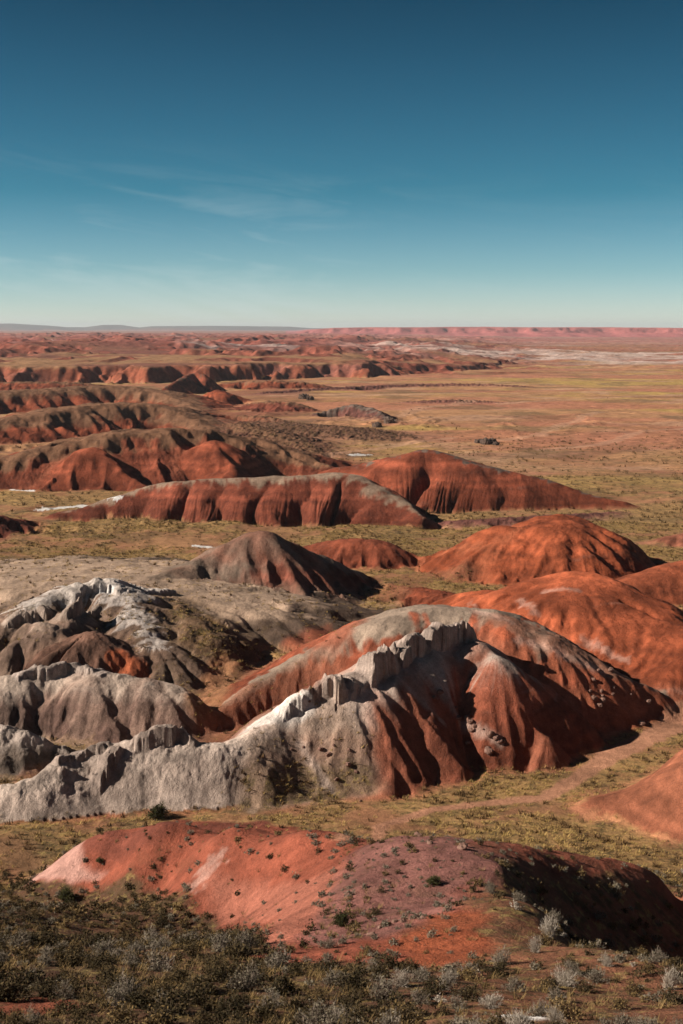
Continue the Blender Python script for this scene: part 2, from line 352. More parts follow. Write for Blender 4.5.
mt = sstep(21000, 21900, D + 900 * fbm(X / 3000, Y / 3000, 3, 66))
Z = np.maximum(Z, mt * hT)
COL = lerp3(COL, np.array((.10, .085, .08)), sstep(.05, .3, mt))
ID[(mt > .1) & (BEAR < -1.2)] = len(HOBJ); HOBJ.append(('tableland', 'far bluish tableland low on the horizon, left of the red mesa', 'tableland'))
VEG[D > 9000] = 0

GRED = np.array((.20, .058, .034))
# far to near
hill('hill', 'small dark red butte with a shaded right face in front of the bluffs', [(163, 388, None, 7), (178, 378, None, 13), (190, 372, None, 15.5), (203, 373, None, 15)], s=.55, sb=.8, k=1.1, rib=(22, .4), seed=101, low=GRED, cap=(.93, 1.05), capcol=BROWN, rough=.8)
hill('hill', 'small red cone with rills beside the dark butte', [(212, 391, None, 9), (219, 388, None, 11), (228, 392, None, 8)], s=.36, sb=.4, k=1.0, rib=(14, .5), seed=111, low=RED, rough=.6)
OLV = np.array((.165, .084, .05))
hill('hill', 'olive-topped red ridge, farthest of the left-hand ridges', [(-60, 393, 418), (0, 391, 416), (60, 388, 413), (100, 385, 410), (150, 388, 410), (178, 399, 412), (205, 413, 419)], s=.30, sb=.16, k=1.35, rib=(34, .7), seed=121, low=RED * .85, cap=(.55, .9), capcol=OLV, rough=1.4)
for i_, (lb_, q_) in enumerate((('low red ridge with a broken crest behind the dark butte', [(225, 383, None, 5), (262, 380, None, 8), (300, 381, None, 7), (330, 386, None, 3)]), ('short dark red ridge right of the small red cone', [(246, 404, None, 4), (275, 400, None, 8), (300, 404, None, 6), (322, 411, None, 2)]),
        ('low brick-red swell in front of the small red cone', [(205, 420, None, 3), (240, 414, None, 6), (275, 418, None, 5), (300, 424, None, 2)]), ('thin red rise on the plain right of the mauve knoll', [(400, 402, None, 1.5), (440, 399, None, 4), (480, 400, None, 3), (520, 404, None, 1)]), ('dark red rise beside the left edge below the bluffs', [(-40, 384, None, 6), (20, 381, None, 9), (70, 382, None, 8), (120, 386, None, 4)]))):
    hill('hill', lb_, q_, s=.26, sb=.22, k=1.25, rib=(18, .8), seed=810 + 7 * i_, low=(RED * .85, DRED * 1.15, RED * .95, MAUVE * .95, RED * .8)[i_], cap=(.75, 1.05), capcol=OLV, rough=1.5)
L2 = hill('hill', 'olive-topped red ridge with fluted dark right end, mid left', [(-60, 425, 450), (0, 420, 447), (50, 412, 444), (90, 404, 440), (140, 402, 437), (172, 409, 436), (205, 426, 438)], s=.34, sb=.15, k=1.3, rib=(27, .8), seed=131, low=RED * .9, cap=(.5, .85), capcol=OLV, rough=1.4)
hill('hill', 'dark rough slope sinking to the plain right of the fluted ridge', [(190, 415, 428), (235, 424, 438), (280, 436, 448), (318, 452, 459)], s=.16, sb=.12, k=1.4, rib=(16, .9), seed=137, low=np.array((.15, .065, .045)), rough=1.4, cap=(.6, 1.0), capcol=OLV * .85, veg=.5)
hill('hill', 'rugged dark mauve knoll on the open plain', [(318, 412, 420), (338, 407, 420), (352, 403, 421), (374, 408, 422), (394, 420, 427)], s=.30, sb=.4, k=1.1, rib=(12, .9), seed=141, low=MAUVE * .7, rough=1.6, cap=(.7, 1.0), capcol=DGREY)
hill('hill', 'low brown swell below the dark mauve knoll', [(235, 418, 428), (300, 425, 438), (350, 428, 442), (385, 434, 444)], s=.10, sb=.1, k=1.5, rib=(20, .6), seed=143, low=np.array((.17, .085, .055)), rough=1.3, veg=.5)
hill('hill', 'low rough mauve ridge across the foot of the red bluffs', [(262, 392, 398), (330, 387, 393), (400, 384, 390), (470, 383, 389), (530, 386, 390)], s=.30, sb=.3, k=1.2, rib=(24, .9), seed=145, low=MAUVE * .85, rough=1.4)
P1 = hill('hill', 'broad dark red hill with an olive crown and a long diagonal gully', [(-60, 466, 494), (0, 458, 492), (50, 448, 491), (95, 436, 490), (150, 429, 488), (200, 428, 484), (245, 437, 480), (285, 450, 477), (314, 467, 477)], s=.45, sb=.17, k=1.4, rib=(26, .5), seed=151, low=np.array((.205, .056, .031)), cap=(.68, .95), capcol=OLV, rough=1.5)
hill('hill', '', [(92, 447, None, 12.5), (118, 462, None, 9), (146, 486, None, 1)], s=.5, sb=.5, k=1.4, rib=(16, .3), seed=152, low=np.array((.24, .064, .034)), rough=.6, spur=P1)
hill('hill', '', [(215, 440, None, 13.5), (225, 456, None, 9), (235, 478, None, 1)], s=.45, sb=.5, k=1.5, rib=(16, .3), seed=153, low=np.array((.24, .064, .034)), rough=.6, spur=P1)
G1 = hill('hill', 'long red hill with fine creases behind the grey-topped loaf hill', [(345, 467, 505), (395, 455, 512), (428, 447, 514), (470, 461, 512), (520, 474, 511), (575, 488, 509), (622, 501, 508)], s=.50, sb=.45, k=1.65, rib=(24, .38), seed=161, low=np.array((.215, .057, .031)), rough=.6, cap=(.93, 1.1), capcol=DGREY, band=.1)
hill('hill', '', [(470, 463, None, 11), (486, 482, None, 8), (505, 505, None, 1.5)], s=.55, sb=.5, k=1.7, rib=(16, .2), seed=162, low=np.array((.215, .057, .031)), rough=.4, spur=G1)
hill('hill', 'loaf-shaped red hill with a pale grey top and scalloped folds', [(60, 512, 520), (105, 500, 521), (135, 489, 522), (165, 481, 524), (230, 478, 526), (300, 476, 527), (345, 471, 527), (372, 482, 527), (420, 516, 528)], s=.48, sb=.5, k=1.5, rib=(12.0, .72), fine=.07, seed=171, low=np.array((.205, .057, .034)), cap=(.80, 1.06), capcol=np.array((.25, .175, .13)), rough=.5, kk=.7)
hill('hill', 'low red tongue of clay between the grey peak and the red dome', [(395, 585, None, .6), (430, 590, None, 2.6), (470, 600, None, 3.4)], s=.30, sb=.26, k=1.4, rib=(9, .5), seed=860, low=RED * .95, rough=.6)
hill('hill', 'low brown and red swell in front of the long red hill', [(430, 522, None, .6), (500, 518, None, 1.8), (570, 514, None, 1.6), (620, 512, None, .5)], s=.30, sb=.26, k=1.4, rib=(9, .5), seed=865, low=MAUVE * .9, rough=.6)
hill('hill', 'low dark red swell at the left edge in front of the snow patch', [(-60, 516, None, 5), (-10, 514, None, 4.4), (20, 519, None, 1.6)], s=.30, sb=.26, k=1.4, rib=(9, .5), seed=870, low=DRED * 1.1, rough=.6)
hill('hill', 'low round red hill behind the grey peak', [(290, 550, 560), (335, 538, 568), (380, 540, 571), (418, 556, 566)], s=.42, sb=.45, k=1.7, rib=(14, .3), seed=181, low=np.array((.25, .068, .037)), rough=.4, cap=(.95, 1.2), capcol=DRED)
hill('hill', 'small red mound at the right edge beyond the wash', [(668, 536, 546), (700, 531, 549)], s=.4, sb=.4, k=1.6, rib=(8, .2), seed=185, low=np.array((.30, .11, .07)), rough=.3)
DD = hill('hill', 'big smooth red dome with dark smudges on its crown', [(484, 542, None, 4.5), (500, 528, None, 8.5), (540, 517, None, 10.8), (588, 518, None, 10.6), (628, 540, None, 5.5), (652, 559, None, .8)], s=.36, sb=.45, k=2.0, rib=(38, .2), seed=191, low=np.array((.30, .076, .034)), rough=.9, band=.12, streak=.7)
hill('hill', '', [(500, 525, None, 9.6), (492, 548, None, 5.4), (486, 575, None, 2.0)], s=.62, sb=.62, k=1.6, rib=(40, .02), seed=192, low=np.array((.30, .078, .035)), rough=.6, spur=DD, band=.1)
hill('hill', 'bright orange-red dome cut off by the right edge', [(640, 577, None, 4.2), (690, 560, None, 6.6), (760, 560, None, 6)], s=.48, sb=.4, k=1.8, rib=(30, .15), seed=195, low=np.array((.30, .082, .04)), rough=.3, streak=.4)
CC = hill('hill', 'smooth red dome with a pale-streaked shoulder above the dirt track', [(498, 592, None, 7.0), (526, 579, None, 10.4), (565, 573, None, 12), (598, 580, None, 11.6), (640, 606, None, 9.4), (700, 648, None, 6.0)], s=.36, sb=.5, k=1.9, rib=(34, .12), seed=201, low=np.array((.31, .08, .037)), rough=.6, band=.35, streak=.5)
KK = hill('hill', 'dark grey peak with a pale tip and steep red gullies', [(120, 590, None, 6.0), (160, 573, None, 7.2), (205, 557, None, 8.6), (240, 539, None, 11.5), (263, 527, None, 13.4), (290, 541, None, 10.5), (325, 556, None, 6.5), (350, 572, None, 2)], s=.55, sb=.42, k=1.25, rib=(10, .6), seed=211, low=np.array((.19, .062, .042)), cap=(.5, .85), capcol=np.array((.165, .12, .095)), rough=.7)
for i_, q_ in enumerate(([(262, 532, None, 12.6), (285, 565, None, 8), (312, 612, None, .8)], [(222, 553, None, 9.0), (240, 585, None, 5.5), (262, 622, None, .6)], [(178, 572, None, 7), (200, 592, None, 4.5), (222, 615, None, .8)], [(292, 543, None, 10), (320, 575, None, 5), (340, 598, None, .5)])):
    hill('hill', '', q_, s=.62, sb=.7, k=1.3, rib=(6, .5), seed=212 + i_, low=np.array((.20, .066, .044)), cap=(.7, 1.2), capcol=np.array((.15, .085, .065)), rough=.5, spur=KK)
hill('bench', 'wide pale gravel bench dotted with dark tufts, left of the grey peak', [(-80, 585, None, 6.5), (0, 578, None, 7.4), (60, 576, None, 7.6), (120, 580, None, 7.0), (160, 596, None, 6.0)], s=.30, sb=.13, k=1.9, rib=(14, .5), seed=221, low=np.array((.16, .11, .085)), cap=(.35, .7), capcol=np.array((.37, .265, .20)), rough=.35, veg=.3, cat='bench')
LL = hill('hill', 'grey knob with a white crumbling top on the gravel bench', [(30, 606, None, 7.9), (66, 590, None, 8.9), (92, 582, None, 9.7), (112, 585, None, 9.2), (130, 603, None, 8.0), (142, 622, None, 6.4), (152, 645, None, 4.4)], s=.42, sb=.35, k=1.3, rib=(7, .45), seed=231, low=np.array((.17, .112, .085)), cap=(.82, 1.02), capcol=WHITE * .85, rough=.9, veg=.4)
for i_, q_ in enumerate(([(40, 622, None, 7.4), (18, 640, None, 6.8), (-10, 655, None, 6.4)], [(70, 610, None, 8.2), (62, 640, None, 5.8), (60, 662, None, 2.5)])):
    hill('hill', '', q_, s=.6, sb=.7, k=1.3, rib=(5, .5), seed=236 + i_, low=np.array((.18, .12, .095)), cap=(.7, 1.1), capcol=np.array((.29, .22, .18)), rough=.8, veg=.3, spur=LL)
hill('hill', 'brown spur with a bright red scar below the white knob', [(85, 634, None, 6.6), (110, 636, None, 6.2), (135, 650, None, 4.5), (160, 668, None, 1.5)], s=.55, sb=.45, k=1.4, rib=(7, .5), seed=235, low=np.array((.14, .075, .055)), rough=.7)
hill('hill', 'rounded brown spur covered with olive scrub left of the sandy wash', [(160, 600, None, 6.4), (190, 617, None, 5.8), (215, 640, None, 4.2), (234, 662, None, 1.6)], s=.38, sb=.45, k=1.5, rib=(9, .4), seed=241, low=np.array((.14, .085, .052)), rough=.9, veg=.9)
MM = hill('hill', 'pale grey ridge with a steep shaded right flank', [(-60, 684, None, 5.5), (0, 678, None, 6.0), (38, 671, None, 6.2), (72, 667, None, 6.4), (110, 674, None, 6.2), (155, 680, None, 5.6), (188, 688, None, 4.6), (206, 704, None, 1.5)], s=.58, sb=.6, k=1.5, rib=(7, .4), seed=251, low=np.array((.18, .12, .10)), cap=(.5, .9), capcol=np.array((.42, .335, .285)), rough=.6)
for i_, q_ in enumerate(([(90, 680, None, 6.0), (105, 705, None, 4.5), (118, 730, None, 1)], [(150, 684, None, 5.4), (165, 700, None, 3.8), (178, 722, None, .8)])):
    hill('hill', '', q_, s=.6, sb=.8, k=1.4, rib=(5, .35), seed=256 + i_, low=np.array((.19, .115, .095)), cap=(.75, 1.1), capcol=np.array((.33, .27, .24)), rough=.7, spur=MM)
hill('hill', 'small dusty grey mound below the pale ridge', [(-60, 724, None, 4.2), (0, 724, None, 4.2), (30, 734, None, 3.4), (62, 748, None, 1.5)], s=.5, sb=.55, k=1.4, rib=(5, .5), seed=258, low=np.array((.20, .155, .13)), cap=(.5, 1.0), capcol=np.array((.35, .29, .26)), rough=.8)
BB = hill('hill', 'broad red hill with a grey crown and white streaks behind the rocks', [(215, 712, None, 1.6), (262, 680, None, 4.4), (325, 645, None, 8.2), (385, 614, None, 12.4), (450, 606, None, 13.4), (500, 617, None, 12.6), (555, 638, None, 10.2), (610, 662, None, 7.2), (668, 692, None, 2.4)], s=.72, sb=.36, k=1.5, rib=(15, .3), seed=261, low=np.array((.265, .074, .04)), cap=(.80, 1.0), capcol=np.array((.25, .19, .15)), rough=.8, band=.3)
for i_, q_ in enumerate(([(515, 622, None, 12), (560, 650, None, 8), (600, 684, None, 1)], [(560, 640, None, 10), (610, 672, None, 5.5), (648, 696, None, 1)])):
    hill('hill', '', q_, s=.72, sb=.72, k=1.5, rib=(12, .3), seed=262 + i_, low=np.array((.275, .075, .038)), rough=.6, spur=BB, band=.3)
hill('hill', 'smooth orange mound at the right edge beside the dirt track', [(612, 806, None, .7), (642, 788, None, 3.0), (684, 762, None, 6.0), (790, 728, None, 10)], s=.36, sb=.36, k=1.8, rib=(40, .1), seed=271, low=np.array((.36, .13, .075)), rough=.5, streak=.3)
LOWA = np.array((.265, .082, .048)); CAPA = np.array((.40, .315, .275))
RIDGE = hill('hill', 'grey and red rilled ridge crowned by the rock outcrops', [(-70, 792, None, 3.0), (-10, 788, None, 3.2), (38, 778, None, 3.9), (70, 757, None, 5.0), (102, 744, None, 5.9), (150, 734, None, 6.3), (190, 742, None, 5.6), (240, 742, None, 5.4), (272, 728, None, 6.4), (305, 702, None, 8.3), (335, 682, None, 9.9), (368, 664, None, 11.0), (405, 646, None, 12.0), (440, 634, None, 12.6), (472, 635, None, 12.4), (500, 655, None, 10.6), (530, 690, None, 6.6), (552, 722, None, 2.0)], s=.74, sb=.6, k=1.22, rib=(8.5, .14), seed=281, low=LOWA, cap=(.52, .86), capcol=CAPA, rough=.7, kk=.5)
for i_, (q_, lo_) in enumerate((([(468, 638, None, 12.2), (492, 668, None, 9.6), (515, 700, None, 6.2), (542, 738, None, .8)], .98), ([(500, 652, None, 11), (548, 682, None, 7.2), (585, 700, None, 3.6), (602, 708, None, .8)], 1.05),
        ([(395, 655, None, 11.3), (410, 690, None, 8.4), (428, 728, None, 5.0), (462, 768, None, .8)], 1.0), ([(365, 668, None, 10.8), (380, 705, None, 7.6), (390, 745, None, 3.6), (398, 778, None, .6)], 1.02))):
    hill('hill', '', q_, s=.78, sb=.78, k=1.35, rib=(4.2, .3), seed=282 + i_, low=LOWA * lo_ if i_ < 4 else np.array((.25, .17, .14)), cap=(.62, 1.05) if i_ < 4 else (.2, .8), capcol=CAPA, rough=.5, spur=RIDGE, band=.12, kk=.35)

# the left half of that ridge is a rough pale crag
cw = sstep(-8.5, -12, X) * (ID == RIDGE)
crag = (.55 - ridged(X / 4.2, Y / 3.0, 3, 291, .5)) * .35 + .3 * fbm(X / 5, Y / 5, 3, 292) + (.55 - ridged(X / 1.1, Y / 1.1, 3, 293)) * .16
Z += cw * crag * sstep(1.2, 3.0, Z)
COL = lerp3(COL, np.array((.45, .365, .32)) * (1 + .35 * n4 + .4 * n2)[..., None], cw * .9)

# ------------------------------------------------------------------ running water: branching gullies worn into the clay
def bilin(arr, x, y):
    r_ = np.hypot(x, y); az = np.arctan2(x, y)
    i = np.clip(np.searchsorted(RR, r_), 1, NR - 1); j = np.clip(np.searchsorted(TH, az), 1, NT - 1)
    u = (r_ - RR[i - 1]) / (RR[i] - RR[i - 1]); v = (az - TH[j - 1]) / (TH[j] - TH[j - 1])
    return (arr[i - 1, j - 1] * (1 - v) + arr[i - 1, j] * v) * (1 - u) + (arr[i, j - 1] * (1 - v) + arr[i, j] * v) * u
def blur(a, n_):
    for _ in range(n_):
        a = np.pad(a, 1, mode='edge'); a = (a[:-2] + 2 * a[1:-1] + a[2:]) / 4; a = (a[:, :-2] + 2 * a[:, 1:-1] + a[:, 2:]) / 4
    return a
EW = np.full(len(HOBJ), 1.0); EW[0] = .5
for i_, h_ in enumerate(HOBJ):
    for w_, f_ in (('bench', .18), ('loaf', .28), ('smooth', .9), ('orange', .35), ('white crumbling', .7), ('olive scrub', .5), ('dusty', .7)):
        if w_ in h_[1]: EW[i_] = f_
def erode(x0, x1, y0, y1, cell, batches, per, steps, seed, gain=1.0, lim=2.0, capf=4.0):
    global Z
    rg = np.random.default_rng(seed); nx, ny = int((x1 - x0) / cell) + 1, int((y1 - y0) / cell) + 1
    gx, gy = np.meshgrid(x0 + np.arange(nx) * cell, y0 + np.arange(ny) * cell)
    h0 = bilin(Z, gx, gy) / cell; h = (h0 + .05 * rg.normal(size=h0.shape)).ravel().copy(); hs = h.copy()
    gyy, gxx = np.gradient(h0); slope = np.hypot(gxx, gyy); w = np.clip(slope, .02, .6).ravel(); cdf = np.cumsum(w); cdf /= cdf[-1]
    for b in range(batches):
        q = np.searchsorted(cdf, rg.uniform(size=per)); px = (q % nx) + rg.uniform(size=per); py = (q // nx) + rg.uniform(size=per)
        px = np.clip(px, 1, nx - 2.01); py = np.clip(py, 1, ny - 2.01); dx = np.zeros(per); dy = np.zeros(per); sp = np.ones(per); wa = np.ones(per); sed = np.zeros(per); live = np.ones(per, bool)
        for st_ in range(steps):
            ix = px.astype(int); iy = py.astype(int); u = px - ix; v = py - iy; k = iy * nx + ix
            a, b_, c, d = h[k], h[k + 1], h[k + nx], h[k + nx + 1]
            gx_ = (b_ - a) * (1 - v) + (d - c) * v; gy_ = (c - a) * (1 - u) + (d - b_) * u; hh = (a * (1 - u) + b_ * u) * (1 - v) + (c * (1 - u) + d * u) * v
            dx = dx * .08 - gx_ * .92; dy = dy * .08 - gy_ * .92; l = np.hypot(dx, dy); live &= l > 1e-3; l = np.maximum(l, 1e-6); dx /= l; dy /= l
            nxp = px + dx; nyp = py + dy; live &= (nxp > 1) & (nxp < nx - 2.01) & (nyp > 1) & (nyp < ny - 2.01)
            nxp = np.clip(nxp, 1, nx - 2.01); nyp = np.clip(nyp, 1, ny - 2.01)
            jx = nxp.astype(int); jy = nyp.astype(int); uu = nxp - jx; vv = nyp - jy; kk_ = jy * nx + jx
            h2 = (h[kk_] * (1 - uu) + h[kk_ + 1] * uu) * (1 - vv) + (h[kk_ + nx] * (1 - uu) + h[kk_ + nx + 1] * uu) * vv; dh = h2 - hh
            cap = np.maximum(-dh * sp * wa * capf, .005)
            dep = np.where((dh <= 0) & (sed > cap), np.minimum((sed - cap) * .02, .02), 0); er = np.where((dh <= 0) & (sed <= cap), np.minimum((cap - sed) * .03, -dh * .12), 0)
            am = np.where(live, dep - er, 0); sed = sed - am
            for kq, wq in ((k, (1 - u) * (1 - v)), (k + 1, u * (1 - v)), (k + nx, (1 - u) * v), (k + nx + 1, u * v)): h += np.bincount(kq, am * wq, minlength=h.size)
            sp = np.sqrt(np.clip(sp * sp - dh * 3, .05, 9)); wa *= .982; px, py = nxp, nyp
    de = blur(((h - hs).reshape(ny, nx)) * cell, 1); de = de * gain; de = lim * np.tanh(de / lim)
    sel = np.nonzero((X > x0) & (X < x1) & (Y > y0) & (Y < y1)); x, y = X[sel], Y[sel]
    fx = np.clip((x - x0) / cell, 0, nx - 1.001); fy = np.clip((y - y0) / cell, 0, ny - 1.001); ix = fx.astype(int); iy = fy.astype(int); u = fx - ix; v = fy - iy
    dv = (de[iy, ix] * (1 - u) + de[iy, ix + 1] * u) * (1 - v) + (de[iy + 1, ix] * (1 - u) + de[iy + 1, ix + 1] * u) * v
    dv *= 1 - .75 * sstep(-4, -9, x) * (ID[sel] == RIDGE)
    m_ = (x1 - x0) * .10; dv *= np.clip(np.minimum(np.minimum(x - x0, x1 - x), np.minimum(y - y0, y1 - y)) / m_, 0, 1)
    Z[sel] += dv * EW[ID[sel]]; print('eroded', round(float(de.min()), 2), round(float(de.max()), 2), round(float(np.abs(de).mean()), 3))
erode(-560, 480, 560, 1650, 2.6, 20, 5000, 40, 1, .5, 4)
erode(-160, 160, 285, 620, .98, 24, 5000, 45, 2, .4, 1.6)
erode(-100, 100, 182, 345, .58, 24, 5000, 48, 3, .33, 1.0)
erode(-30, 34, 62, 112, .2, 14, 4000, 45, 5, .22, .3)
erode(-62, 70, 108, 222, .36, 28, 5000, 50, 4, .28, .5)

# ------------------------------------------------------------------ caprock: broken ledges standing on the crests
def hit(px, py):
    d = ray(px, py); az = math.atan2(d[0], d[1]); j = int(np.clip(np.searchsorted(TH, az), 1, NT - 1))
    f = (az - TH[j - 1]) / (TH[j] - TH[j - 1])
    col = Z[:, j - 1] * (1 - f) + Z[:, j] * f
    rz = CAM_H + RR * d[2] / math.hypot(d[0], d[1])
    k = int(np.argmax(rz[8:] <= col[8:])) + 8
    g0, g1 = rz[k - 1] - col[k - 1], rz[k] - col[k]; q = g0 / (g0 - g1 + 1e-9)
    r_ = RR[k - 1] + (RR[k] - RR[k - 1]) * q
    return np.array((r_ * math.sin(az), r_ * math.cos(az), col[k - 1] + (col[k] - col[k - 1]) * q))
def height(x, y):
    r_ = math.hypot(x, y); az = math.atan2(x, y)
    i = int(np.clip(np.searchsorted(RR, r_), 1, NR - 1)); j = int(np.clip(np.searchsorted(TH, az), 1, NT - 1))
    u = (r_ - RR[i - 1]) / (RR[i] - RR[i - 1]); v = (az - TH[j - 1]) / (TH[j] - TH[j - 1])
    return (Z[i - 1, j - 1] * (1 - v) + Z[i - 1, j] * v) * (1 - u) + (Z[i, j - 1] * (1 - v) + Z[i, j] * v) * u

def caprock(label, pts, hts, seed, back=4.0, col=None, ind=1.0, xtra=0):
    """a rock ledge along a line: sheer on its right, melting into the hill on its left"""
    global Z, COL, VEG, ID
    L = np.array([hit(*p)[:2] for p in pts]); hts = np.array(hts, float)
    sel = np.nonzero((X > L[:, 0].min() - 9) & (X < L[:, 0].max() + 9) & (Y > L[:, 1].min() - 9) & (Y < L[:, 1].max() + 9)); x, y = X[sel], Y[sel]
    best = np.full(x.shape, 1e9); U = np.zeros_like(x); S = np.zeros_like(x); HH = np.zeros_like(x); OV = np.zeros_like(x); s0 = 0
    for i in range(len(L) - 1):
        a, b = L[i], L[i + 1]; dx, dy = b - a; ll = math.hypot(dx, dy); tr = ((x - a[0]) * dx + (y - a[1]) * dy) / ll; t = np.clip(tr, 0, ll)
        ex, ey = x - a[0] - t * dx / ll, y - a[1] - t * dy / ll; d2 = ex * ex + ey * ey; q = d2 < best
        best = np.where(q, d2, best); U = np.where(q, -(dx * (y - a[1]) - dy * (x - a[0])) / ll, U); S = np.where(q, s0 + t, S); HH = np.where(q, hts[i] + (hts[i + 1] - hts[i]) * t / ll, HH)
        OV = np.where(q, np.maximum(-tr if i == 0 else -9, tr - ll if i == len(L) - 2 else -9), OV); s0 += ll
    def rnd(i_, q_): return np.abs(np.sin(i_ * 12.9898 + q_ * 7.233 + seed) * 43758.5453) % 1.0
    b1 = np.floor(S / 2.3 + .25 * noise(x / 2, y / 2, seed + 8) + .6 * noise(S / 5, S * 0, seed)); b2 = np.floor(S / .85 + .2 * noise(x, y, seed + 1))
    cut = ind * (1.0 * (rnd(b1, 1) - .45) + .45 * (rnd(b2, 2) - .5)) + .10 * fbm(x / .7, y / .7, 3, seed + 2)
    u = U + cut
    gap = sstep(-.42, -.12, noise(S / 3.7 + seed * .61, S * 0 + .5, seed + 11))
    HH = HH * (.12 + .88 * gap)
    wall = sstep(.16, -.10, u) * sstep(.5, -.2, OV + .5 * fbm(x / 1.2, y / 1.2, 3, seed + 3))
    taper = sstep(-back, -.5, u + .8 * fbm(x / 2.5, y / 2.5, 3, seed + 4))
    step = .72 + .42 * rnd(b1, 3) + .16 * rnd(b2, 4) + .06 * fbm(x / .9, y / .9, 3, seed + 6)
    g = wall * taper * step
    Z[sel] += HH * g
    foot = sstep(1.8, .1, u) * (1 - wall) * sstep(1, -.5, OV)                       # rock waste just below the wall
    Z[sel] -= .35 * foot * HH * .5
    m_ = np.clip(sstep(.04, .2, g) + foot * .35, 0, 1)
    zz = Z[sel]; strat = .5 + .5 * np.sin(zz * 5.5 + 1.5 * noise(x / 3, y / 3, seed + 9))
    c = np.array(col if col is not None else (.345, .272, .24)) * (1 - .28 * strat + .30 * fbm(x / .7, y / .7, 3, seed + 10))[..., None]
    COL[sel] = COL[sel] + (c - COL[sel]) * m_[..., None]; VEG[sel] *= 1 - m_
    HOBJ.append(('rock_outcrop', label, 'outcrop')); ID[sel] = np.where(g > .10, len(HOBJ) - 1, ID[sel])
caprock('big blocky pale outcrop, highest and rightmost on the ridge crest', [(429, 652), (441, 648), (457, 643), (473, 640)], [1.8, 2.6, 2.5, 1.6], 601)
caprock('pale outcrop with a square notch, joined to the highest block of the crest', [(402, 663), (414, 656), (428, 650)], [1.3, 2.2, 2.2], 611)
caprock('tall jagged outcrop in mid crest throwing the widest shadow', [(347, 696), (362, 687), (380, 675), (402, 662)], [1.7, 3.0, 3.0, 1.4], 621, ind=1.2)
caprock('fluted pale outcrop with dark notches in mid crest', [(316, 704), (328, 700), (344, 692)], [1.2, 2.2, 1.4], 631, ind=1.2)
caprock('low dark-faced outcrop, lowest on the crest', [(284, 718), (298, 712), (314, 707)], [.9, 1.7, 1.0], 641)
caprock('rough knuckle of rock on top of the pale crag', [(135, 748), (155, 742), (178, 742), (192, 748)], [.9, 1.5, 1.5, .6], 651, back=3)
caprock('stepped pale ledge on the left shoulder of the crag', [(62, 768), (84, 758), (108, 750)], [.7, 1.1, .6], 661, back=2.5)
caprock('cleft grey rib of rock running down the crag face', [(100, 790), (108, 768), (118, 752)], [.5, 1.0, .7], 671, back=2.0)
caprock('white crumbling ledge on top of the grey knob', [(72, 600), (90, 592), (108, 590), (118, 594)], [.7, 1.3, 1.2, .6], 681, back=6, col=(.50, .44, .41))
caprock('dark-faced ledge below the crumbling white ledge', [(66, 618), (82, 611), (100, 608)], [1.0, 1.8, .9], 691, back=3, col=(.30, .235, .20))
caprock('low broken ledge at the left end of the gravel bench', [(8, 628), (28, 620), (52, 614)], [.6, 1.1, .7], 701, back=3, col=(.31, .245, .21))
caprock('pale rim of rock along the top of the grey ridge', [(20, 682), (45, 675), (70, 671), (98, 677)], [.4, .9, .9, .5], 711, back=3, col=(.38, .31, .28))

# ------------------------------------------------------------------ strokes and patches on the land
def stroke(pts, w, feather=.6, nsc=3.0, namp=.5, seed=1):
    L = np.array([hit(*p)[:2] for p in pts]); ws = np.broadcast_to(np.array(w, float), (len(pts),))
    mx = ws.max() * 2 + feather * 2 + 1
    sel = np.nonzero((X > L[:, 0].min() - mx) & (X < L[:, 0].max() + mx) & (Y > L[:, 1].min() - mx) & (Y < L[:, 1].max() + mx))
    x, y = X[sel], Y[sel]; best = np.full(x.shape, 1e9)
    for i in range(max(len(L) - 1, 1)):
        a = L[i]; b = L[min(i + 1, len(L) - 1)]; dx, dy = b - a; l2 = dx * dx + dy * dy + 1e-9
        t = np.clip(((x - a[0]) * dx + (y - a[1]) * dy) / l2, 0, 1)
        ww = ws[i] + (ws[min(i + 1, len(ws) - 1)] - ws[i]) * t
        best = np.minimum(best, np.hypot(x - a[0] - t * dx, y - a[1] - t * dy) - ww)
    best = best + namp * ws.mean() * fbm(x / nsc, y / nsc, 4, seed)
    m = np.zeros(X.shape); m[sel] = sstep(feather, -feather * .2, best); return m
def paint(m, col, veg=None, f=1.0):
    global COL, VEG
    s_ = m > .003
    COL[s_] = COL[s_] + (np.array(col) * (1 + .22 * n4[s_] + .15 * n2[s_])[..., None] - COL[s_]) * (m[s_] * f)[..., None]
    if veg is not None: VEG[s_] = VEG[s_] * (1 - m[s_]) + veg * m[s_]
def region(pts, feather=1.0, seed=1, nsc=4.0, namp=1.2):
    L = np.array([hit(*p)[:2] for p in pts])
    sel = np.nonzero((X > L[:, 0].min() - 4) & (X < L[:, 0].max() + 4) & (Y > L[:, 1].min() - 4) & (Y < L[:, 1].max() + 4))
    x = X[sel] + namp * fbm(X[sel] / nsc, Y[sel] / nsc, 4, seed); y = Y[sel] + namp * fbm(X[sel] / nsc, Y[sel] / nsc, 4, seed + 5)
    ins = np.zeros(x.shape, bool); dist = np.full(x.shape, 1e9)
    for i in range(len(L)):
        a, b = L[i], L[(i + 1) % len(L)]
        cr = ((a[1] > y) != (b[1] > y)) & (x < (b[0] - a[0]) * (y - a[1]) / (b[1] - a[1] + 1e-12) + a[0]); ins ^= cr
        dx, dy = b - a; t = np.clip(((x - a[0]) * dx + (y - a[1]) * dy) / (dx * dx + dy * dy + 1e-9), 0, 1)
        dist = np.minimum(dist, np.hypot(x - a[0] - t * dx, y - a[1] - t * dy))
    sgn = np.where(ins, dist, -dist); m = np.zeros(X.shape); m[sel] = sstep(-feather * .5, feather * .5, sgn); return m

